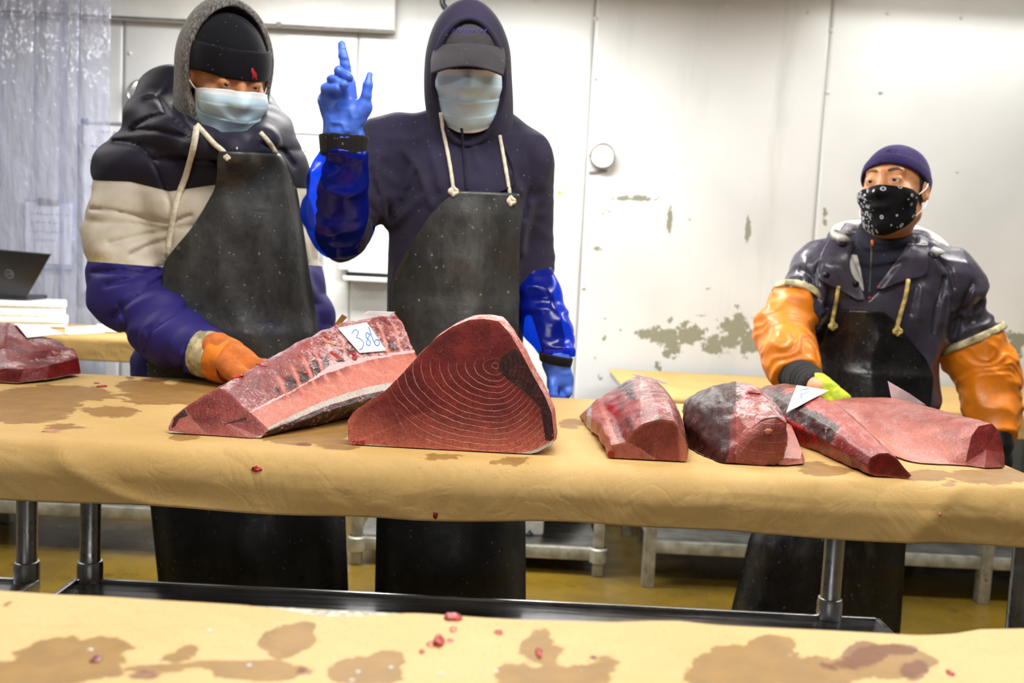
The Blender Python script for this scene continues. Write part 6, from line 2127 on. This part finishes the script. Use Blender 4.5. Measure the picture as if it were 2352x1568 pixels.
def stroke(o, objs, pts, w, mat, name='handwriting', off=.0012, smooth=True):
    pp = catmull([np.array([p[0], p[1], 0.]) for p in pts], 4) if smooth else [np.array([p[0], p[1], 0.]) for p in pts]
    m = []
    for p in pp:
        h, n = hit(objs, p[0], p[1])
        if h is None: continue
        m.append(h-off*(h-CAM)/np.linalg.norm(h-CAM))
    if len(m) < 2: return None
    return ribbon(m, w, -(m[0]-CAM)/np.linalg.norm(m[0]-CAM), .0006)

t1, _ = paper_tag([(776, 754), (842, 740), (888, 806), (826, 811)], fish1, 'white paper tag reading 386 in blue on the ribbed tuna')
mb = MB()
for pts in ([(808, 766), (815, 757), (823, 762), (819, 774), (827, 778), (835, 787), (832, 799), (825, 803)], [(850, 768), (842, 764), (841, 774), (850, 784), (849, 793), (842, 790), (844, 779), (850, 768)], [(847, 750), (851, 763), (857, 780), (864, 793), (871, 790), (870, 781), (863, 780), (860, 788)]):
    r = stroke(t1, [t1], pts, .0017, M_INK)
    if r: mb.put(*r)
mb.make('handwritten_number', M_INK, t1)
paper_tag([(846, 714), (908, 716), (896, 728), (834, 722)], fish1, 'small white paper lying flat on top of the ribbed tuna', Ydef=1.79)
o, _ = paper_tag([(786, 721), (798, 728), (782, 746), (766, 748)], fish1, 'scrap of brown paper standing behind the ribbed tuna', Ydef=1.74, mat=simple('brown_scrap', (150, 104, 40), .6), name='paper_scrap')
t5, _ = paper_tag([(1830, 885), (1905, 897), (1866, 916), (1805, 950)], fish5, 'curled white tag on the long dark-streaked loin', .007)
mb = MB()
for pts in ([(1838, 897), (1846, 895), (1858, 892)], [(1858, 898), (1850, 903), (1840, 905), (1842, 910), (1838, 913)]):
    r = stroke(t5, [t5], pts, .0018, M_INK)
    if r: mb.put(*r)
mb.make('handwritten_mark', M_INK, t5)
t6, _ = paper_tag([(2039, 875), (2088, 903), (2128, 931), (2048, 918)], fish6, 'pinkish white tag standing up behind the smooth loin', Ydef=1.83, mat=simple('pink_tag', (226, 206, 210), .6))
paper_tag([(1449, 856), (1470, 860), (1486, 868), (1464, 866)], fish3, 'white tag sliver on top of the streaky loin at its left', Ydef=1.735)
paper_tag([(1498, 868), (1516, 872), (1534, 881), (1520, 880)], fish3, 'white tag sliver on top of the streaky loin at its right', Ydef=1.735)
paper_tag([(34, 742), (112, 752), (156, 768), (62, 776)], fish0, 'white paper lying on the dark red slab at left', .006)

# scraps of flesh
def scrap(objs, px, py, rx, ry, label, mat=None, seed=0, hz_=.5):
    h, n = hit(objs, px, py)
    if h is None: return
    k = h[1]/F*1.0
    bm = bmesh.new()
    bmesh.ops.create_icosphere(bm, subdivisions=3, radius=1)
    V = np.array([v.co[:] for v in bm.verts]); Fc = [[v.index for v in f.verts] for f in bm.faces]
    bm.free()
    V = V*(1+.35*vnoise(V, 1.7, seed)[:, None]+.15*vnoise(V, 4, seed+2)[:, None])
    n = n if n@(CAM-h) > 0 else -n
    u = np.cross(n, UP); 
    u = RT-n*(RT@n); u /= np.linalg.norm(u); v = np.cross(n, u)
    fx = max(.25, abs(v@UP))
    P = h+V[:, :1]*u*rx*k+V[:, 1:2]*v*(ry*k/fx*.8)+V[:, 2:]*n*(min(rx, ry)*k*hz_)
    P = P+n*(min(rx, ry)*k*hz_*.55)
    o = add('flesh_scrap', P, Fc, mat or M_SCRAP, None, True, at=h)
    tag(o, label, 'scrap', 'flesh scraps on the paper')
M_SCRAP = simple('red_flesh_scrap', (176, 44, 44), .25, var=.3, scale=120, Subsurface_Weight=.1)
M_SCRAP2 = simple('pale_flesh_scrap', (196, 120, 90), .35, var=.3, scale=120)
M_SCRAP3 = simple('dark_flesh_scrap', (110, 24, 30), .3, var=.3, scale=120)
scrap(papers, 590, 1077, 11, 7, 'small red and brown flesh scrap below the ribbed tuna', M_SCRAP, 1)
scrap(papers, 1000, 1183, 6, 9, 'dark red scrap stuck on the hanging paper below the wedge', M_SCRAP3, 2)
scrap(papers, 234, 888, 10, 5, 'red scrap on the wet paper near the left worker', M_SCRAP, 3)
scrap(papers, 222, 880, 6, 3, 'tiny red crumb beside the scrap near the left worker', M_SCRAP, 13)
scrap(papers, 120, 991, 22, 4, 'thin flat pink sliver at the left of the middle paper', M_SCRAP2, 4, .15)
scrap(papers, 2159, 1181, 4, 5, 'tiny pale crumb on the hanging paper at right', M_SCRAP2, 5)
scrap(fore, 1041, 1419, 20, 6, 'curled pink scrap on the back edge of the front paper', M_SCRAP, 6, .9)
scrap(fore, 1041, 1446, 8, 5, 'pale scrap in a damp spot on the front paper', M_SCRAP2, 7)
scrap(fore, 1007, 1475, 13, 10, 'round red lump, the biggest scrap on the front paper', M_SCRAP, 8, .9)
scrap(fore, 990, 1480, 10, 5, 'pale tan scrap touching the round red lump', M_SCRAP2, 9)
scrap(fore, 1034, 1471, 7, 3, 'small red crumb right of the round lump', M_SCRAP, 10)
scrap(fore, 968, 1497, 6, 4, 'small red crumb left below the round lump', M_SCRAP, 11)
scrap(fore, 1145, 1452, 10, 4, 'flat red scrap between the lump and the dark stain', M_SCRAP, 12)
scrap(fore, 1237, 1500, 7, 8, 'bright red scrap on the pale stain of the front paper', M_SCRAP, 14, .7)
scrap(fore, 1363, 1510, 7, 2.5, 'thin dark red crumb right of the bright red scrap', M_SCRAP3, 15)
scrap(fore, 222, 1514, 14, 6, 'crimson strand on the big stain at left front', M_SCRAP3, 16, .4)
scrap(fore, 2182, 1546, 9, 5, 'red crumb beside the brown blood stain at right front', M_SCRAP, 17)
# drops of fat
for i, (px, py) in enumerate(((480, 1448), (208, 1492), (572, 1528), (898, 1533), (822, 1543), (808, 1562), (1012, 1548), (1140, 1542))):
    h, n = hit(fore, px, py)
    if h is not None:
        wh = ('far left beside the big stain', 'by the crimson strand', 'on the stain left of centre', 'topmost on the second stain from the left', 'left of the topmost drop', 'lowest on the second stain', 'just right of the second stain', 'rightmost, under the flat red scrap')[i]
        m = MB().lathe([(0, .0010), (.0012, .0008), (.0019, .0003), (.0019, 0)], h, 'z', 14)
        o = m.make('fat_drop', M_WHITE, None, True, at=h)
        tag(o, 'white fat drop on the front paper, '+wh, 'drop', 'white fat drops on the front paper')

# bits of red and fat lying on the pieces
def dab(px, py, objs, rx, ry, mat, seed, name='flesh_shred'):
    h, n = hit(objs, px, py)
    if h is None: return
    bm = bmesh.new(); bmesh.ops.create_icosphere(bm, subdivisions=3, radius=1)
    V = np.array([v.co[:] for v in bm.verts]); Fc = [[v.index for v in f.verts] for f in bm.faces]; bm.free()
    V = V*(1+.4*vnoise(V, 2.2, seed)[:, None]+.2*vnoise(V, 5, seed)[:, None])
    n = n if n@(CAM-h) > 0 else -n
    u = RT-n*(RT@n); u /= np.linalg.norm(u); v = np.cross(n, u); k = h[1]/F
    add(name, h+V[:, :1]*u*rx*k+V[:, 1:2]*v*ry*k+V[:, 2:]*n*min(rx, ry)*k*.5, Fc, mat, objs[0], True)
dab(808, 810, fish1, 9, 7, M_SCRAP, 1); dab(814, 822, fish1, 7, 9, M_SCRAP, 2); dab(547, 865, fish1, 14, 7, M_SCRAP, 3); dab(702, 855, fish1, 7, 4, M_SCRAP, 5)
dab(759, 787, fish1, 13, 4, simple('orange_fat', (206, 140, 84), .4), 6); dab(752, 776, fish1, 10, 4, M_SCRAP, 7)
dab(600, 838, fish1, 12, 4, M_SCRAP, 8)
f4o = [OB['tuna_loin.001']]+[c for c in OB['tuna_loin.001'].children]
dab(1765, 990, f4o, 9, 6, simple('orange_fat_bit', (206, 130, 90), .4), 9)
dab(1732, 903, f4o, 14, 5, M_SCRAP3, 10)
dab(1396, 1046, fish3+list(OB['tuna_loin'].children), 8, 11, M_SCRAP, 11)

# ------------------------------------------------------------------ on and by the wall
def disc(px, py, r, Y, label, cat, name, face):
    c = aty(px, py, Y); R = r*Y/F
    e = empty(name, (c[0], WY-.004, c[2]))
    tag(e, label, cat)
    c = np.array([c[0], Y, c[2]])
    MB().lathe([(R*.99, WY-.004-Y), (R*1.0, .0), (R*.97, -.008), (R*.90, -.009), (R*.88, -.003)], c, 'y', 48).make('rim', M_STEEL, e, True)
    MB().lathe([(0, -.004), (R*.5, -.0035), (R*.89, -.002)], c, 'y', 48).make('dial', face, e, True)
    return e
disc(1383, 357, 29, 4.165, 'round white wall dial right of the middle worker', 'dial', 'wall_dial', M_WHITE)
disc(325, 215, 32, 4.165, 'round shiny wall port behind the left worker', 'port', 'wall_port', simple('mirror_face', (230, 230, 232), .12, .8, var=.03))
c = aty(1383, 392, 4.18)
V, Fc = ribbon([aty(1352, 396, 4.19), aty(1395, 392, 4.19)], .008, (0, -1, 0), .003)
MB().put(V, Fc).make('scratch', M_GREY, wb)
# hanging ring at the top
c = aty(1045, 4, 3.95)
e = empty('ceiling_ring', (c[0], 3.95, c[2]))
tag(e, 'dark metal ring bracket at the top edge behind the hood', 'bracket')
a = np.linspace(0, 2*math.pi, 40)
MB().tube([c+np.array([.052*math.cos(t), 0, .040*math.sin(t)]) for t in a], .012, 12, False).make('ring', M_SNAP, e, True)
MB().box((c[0]-.012, 3.94, c[2]+.03), (c[0]+.012, 3.96, CEIL-.001), .003).make('hanger', M_SNAP, e, 'auto')
MB().box((c[0]-.04, 3.90, CEIL-.012), (c[0]+.04, 4.0, CEIL-.0005), .003).make('base_plate', M_SNAP, e, 'auto')

# whiteboard
a0 = aty(197, 283, 4.165); a1 = aty(742, 308, 4.165); zb = aty(200, 668, 4.165)[2]
e = empty('whiteboard', ((a0[0]+a1[0])/2, 4.18, zb))
tag(e, 'wide whiteboard with faint writing behind the left worker', 'whiteboard')
MB().box((a0[0], 4.168, zb), (a1[0], WY-.006, a0[2]), .002).make('board', simple('whiteboard_face', (238, 239, 242), .3, var=.02), e, 'auto')
fr = MB()
for lo, hi in (((a0[0]-.012, 4.160, zb-.012), (a1[0]+.012, WY-.006, zb)), ((a0[0]-.012, 4.160, a0[2]), (a1[0]+.012, WY-.006, a0[2]+.012)), ((a0[0]-.012, 4.160, zb), (a0[0], WY-.006, a0[2])), ((a1[0], 4.160, zb), (a1[0]+.012, WY-.006, a0[2]))):
    fr.box(lo, hi, .002)
fr.make('frame', simple('board_frame', (206, 208, 214), .4, .3), e, 'auto')
rnd = random.Random(4)
def scribble(lines, mat, name, par, Y=4.1665, w=.006):
    m = MB()
    for x0, x1, y in lines:
        x = x0
        while x < x1:
            L = rnd.uniform(5, 11)
            pts = [aty(x+L*k/5, y+rnd.uniform(-4, 4)+.045*(x-x0), Y) for k in range(6)]
            V, Fc = ribbon(pts, w, (0, -1, 0), .0006); m.put(V, Fc)
            x += L+rnd.uniform(3, 6)
    m.make(name, mat, par)
scribble([(232, 262, 304), (270, 292, 306), (208, 228, 336), (206, 226, 370), (208, 222, 392), (206, 230, 430), (205, 222, 470), (208, 226, 520), (208, 224, 575)], M_INKPALE, 'blue_writing', e)
scribble([(655, 705, 344)], M_INKRED, 'red_writing', e)
MB().box((a0[0]-.02, 4.158, a0[2]-.004), (a0[0]+.012, 4.17, a0[2]+.02), .003).make('corner_clip', simple('blue_clip', (110, 116, 168), .5), e, 'auto')
# document holder with sheets
e = empty('document_holder', aty(840, 640, 4.15))
tag(e, 'wall ledge with white sheets behind the middle worker', 'holder')
b0 = aty(790, 642, 4.13); b1 = aty(900, 630, 4.13)
MB().box((b0[0], 4.10, b0[2]-.002), (b1[0]+.04, WY-.006, b0[2]+.018), .003).make('ledge', M_WHITE, e, 'auto')
MB().box((b0[0]+.012, 4.11, b0[2]+.019), (b1[0]+.03, WY-.01, b0[2]+.036), .002).make('black_tray', M_BLACKP, e, 'auto')
for k, (x0, x1, y0, y1, dy) in enumerate(((778, 900, 480, 618, .0), (800, 905, 500, 625, -.012))):
    p = aty(x0, y1, 4.16+dy); q = aty(x1, y0, 4.16+dy)
    MB().box((p[0], 4.16+dy, p[2]), (q[0], 4.163+dy, q[2]), .001).make('paper_sheet', M_SHEETP, e)
# clipboard behind the curtain
p = aty(57, 603, 4.17); q = aty(163, 468, 4.17)
e = empty('clipboard', ((p[0]+q[0])/2, 4.18, p[2]))
tag(e, 'clipboard with a white sheet behind the plastic strips', 'clipboard')
MB().box((p[0]-.012, 4.178, p[2]-.02), (q[0]+.012, 4.186, q[2]+.012), .002).make('board', simple('blue_board', (150, 160, 196), .5), e, 'auto')
MB().box((p[0], 4.174, p[2]), (q[0], 4.178, q[2]), .0005).make('paper_sheet', M_SHEETP, e)
MB().box(((p[0]+q[0])/2-.05, 4.166, q[2]-.012), ((p[0]+q[0])/2+.05, 4.178, q[2]+.02), .004).make('clip', M_STEEL, e, 'auto')
scribble([(70, 150, 490), (70, 140, 510), (70, 150, 530), (70, 120, 550)], M_INKPALE, 'print', e, 4.1735, .004)

# plastic strip curtain
def strip_mat():
    t = NT('clear_plastic_strip')
    n = t.noise(5, 4, .6, stretch=(1.5, 1, .5))
    t.fin((202, 206, 222), .07, 0, t.bump(n, .9, .06), .9)
    tr = t.n('ShaderNodeBsdfTransparent', {0: (.93, .94, .985, 1)})
    mx = t.n('ShaderNodeMixShader', {0: .26, 1: tr.outputs[0], 2: t.b.outputs[0]})
    t.t.links.new(mx.outputs[0], t.out.inputs[0])
    return t.m
M_STRIP = strip_mat()
e = empty('strip_curtain', (aty(100, 300, 3.95)[0], 3.95, .1))
tag(e, 'clear plastic strip curtain hanging at the left edge', 'curtain')
top = 2.30
for k, (xa, xb) in enumerate(((-190, -95), (-105, 2), (-8, 80), (72, 152), (140, 182), (170, 250))):
    x0 = aty(xa, 300, 3.95)[0]; x1 = aty(xb, 300, 3.95)[0]
    n, m = 12, 70
    Xs = np.linspace(x0, x1, n); Zs = np.linspace(.10, top, m)
    U, Vz = np.meshgrid(Xs, Zs, indexing='ij')
    Pn = np.stack([U.ravel(), np.full(U.size, 3.93+.012*(k % 2)), Vz.ravel()], 1)
    cv = ((U-(x0+x1)/2)/(x1-x0))
    Pn[:, 1] += (.010*(cv**2)*4).ravel()+.010*vnoise(Pn, (6, 1, 2.2), k)
    sheet('strip', Pn.reshape(n, m, 3), .002, M_STRIP, e)
MB().box((aty(-195, 10, 3.93)[0], 3.90, top-.02), (aty(255, 10, 3.93)[0], 3.98, CEIL-.001), .004).make('hanging_rail', M_WHITE, e, 'auto')

# foam boxes, laptop, sheets on the left wall table
zt = zl+.004
Yb = 3.64
cr0 = aty(153, 740, Yb)
angb = math.atan2(-cr0[0], Yb)
Mb = Matrix.Translation((cr0[0], Yb, 0)) @ Matrix.Rotation(angb, 4, 'Z')
def foam(dx, z0, z1, label):
    e = empty('foam_box', (cr0[0]-.2, Yb, z0))
    tag(e, label, 'box', 'white foam boxes on the wall table')
    MB().box((-.50+dx, 0, z0), (dx, .20, z1-.022), .008, Mb).make('box_body', M_FOAM, e, 'auto')
    MB().box((-.504+dx, -.004, z1-.022), (dx+.004, .204, z1), .007, Mb).make('lid', M_FOAM, e, 'auto')
zz0 = zt; zz1 = aty(100, 727, Yb)[2]; zz2 = aty(100, 692, Yb)[2]
foam(.002, zz0, zz1-.001, 'lower white foam box at left with another stacked on it')
foam(-.004, zz1, zz2, 'upper white foam box at left carrying the laptop')
e = empty('laptop', (aty(20, 690, 3.62)[0], 3.62, zz2+.001))
tag(e, 'black laptop with its lid open on the foam boxes', 'laptop')
lc = [aty(-70, 690, 3.62), aty(62, 688, 3.62), aty(116, 585, 3.55), aty(-20, 573, 3.55)]
lc[0][2] = lc[1][2] = zz2+.018
nrm = np.cross(lc[1]-lc[0], lc[3]-lc[0]); nrm /= np.linalg.norm(nrm)
V = [p for p in lc]+[p-nrm*.009*(1 if nrm[1] < 0 else -1) for p in lc]
sc = MB().put(V, [(0, 1, 2, 3), (7, 6, 5, 4), (0, 4, 5, 1), (1, 5, 6, 2), (2, 6, 7, 3), (3, 7, 4, 0)]).make('screen_lid', M_LAPTOP, e)
MB().box((lc[0][0], 3.62, zz2+.001), (lc[1][0], 3.78, zz2+.018), .004).make('keyboard_base', M_LAPTOP, e, 'auto')
fwd = nrm if nrm[1] < 0 else -nrm
cc = (lc[0]+lc[1]+lc[2]+lc[3])/4; cc = cc+fwd*.0012
ex = (lc[1]-lc[0])/np.linalg.norm(lc[1]-lc[0]); ey = np.cross(fwd, ex); ey = ey if ey[2] > 0 else -ey
badge = MB().tube([cc+.016*(math.cos(t)*ex+math.sin(t)*ey) for t in np.linspace(0, 2*math.pi, 30)], .0014, 8, False)
for k in range(4):
    V, Fc = ribbon([cc+(-.009+.006*k)*ex-.005*ey, cc+(-.009+.006*k+.002)*ex+.005*ey], .0022, fwd, .001); badge.put(V, Fc)
badge.make('round_badge', simple('silver_badge', (150, 150, 156), .3, .7), sc, True)
for k, (cor, lab) in enumerate(((((150, 752), (225, 748), (240, 764), (150, 768)), 'white sheet beside the foam boxes on the wall table'), (((222, 744), (300, 748), (310, 762), (232, 762)), 'white sheet behind the puffer sleeve on the wall table'))):
    P = [atz(px, py, zt+.002*k) for px, py in cor]
    V = P+[p+np.array([0, 0, .0012]) for p in P]
    o = MB().put(V, [(3, 2, 1, 0), (4, 5, 6, 7), (0, 1, 5, 4), (1, 2, 6, 5), (2, 3, 7, 6), (3, 0, 4, 7)]).make('paper_sheet', M_SHEETP, None, at=P[0])
    tag(o, lab, 'paper', 'loose sheets on the wall table')
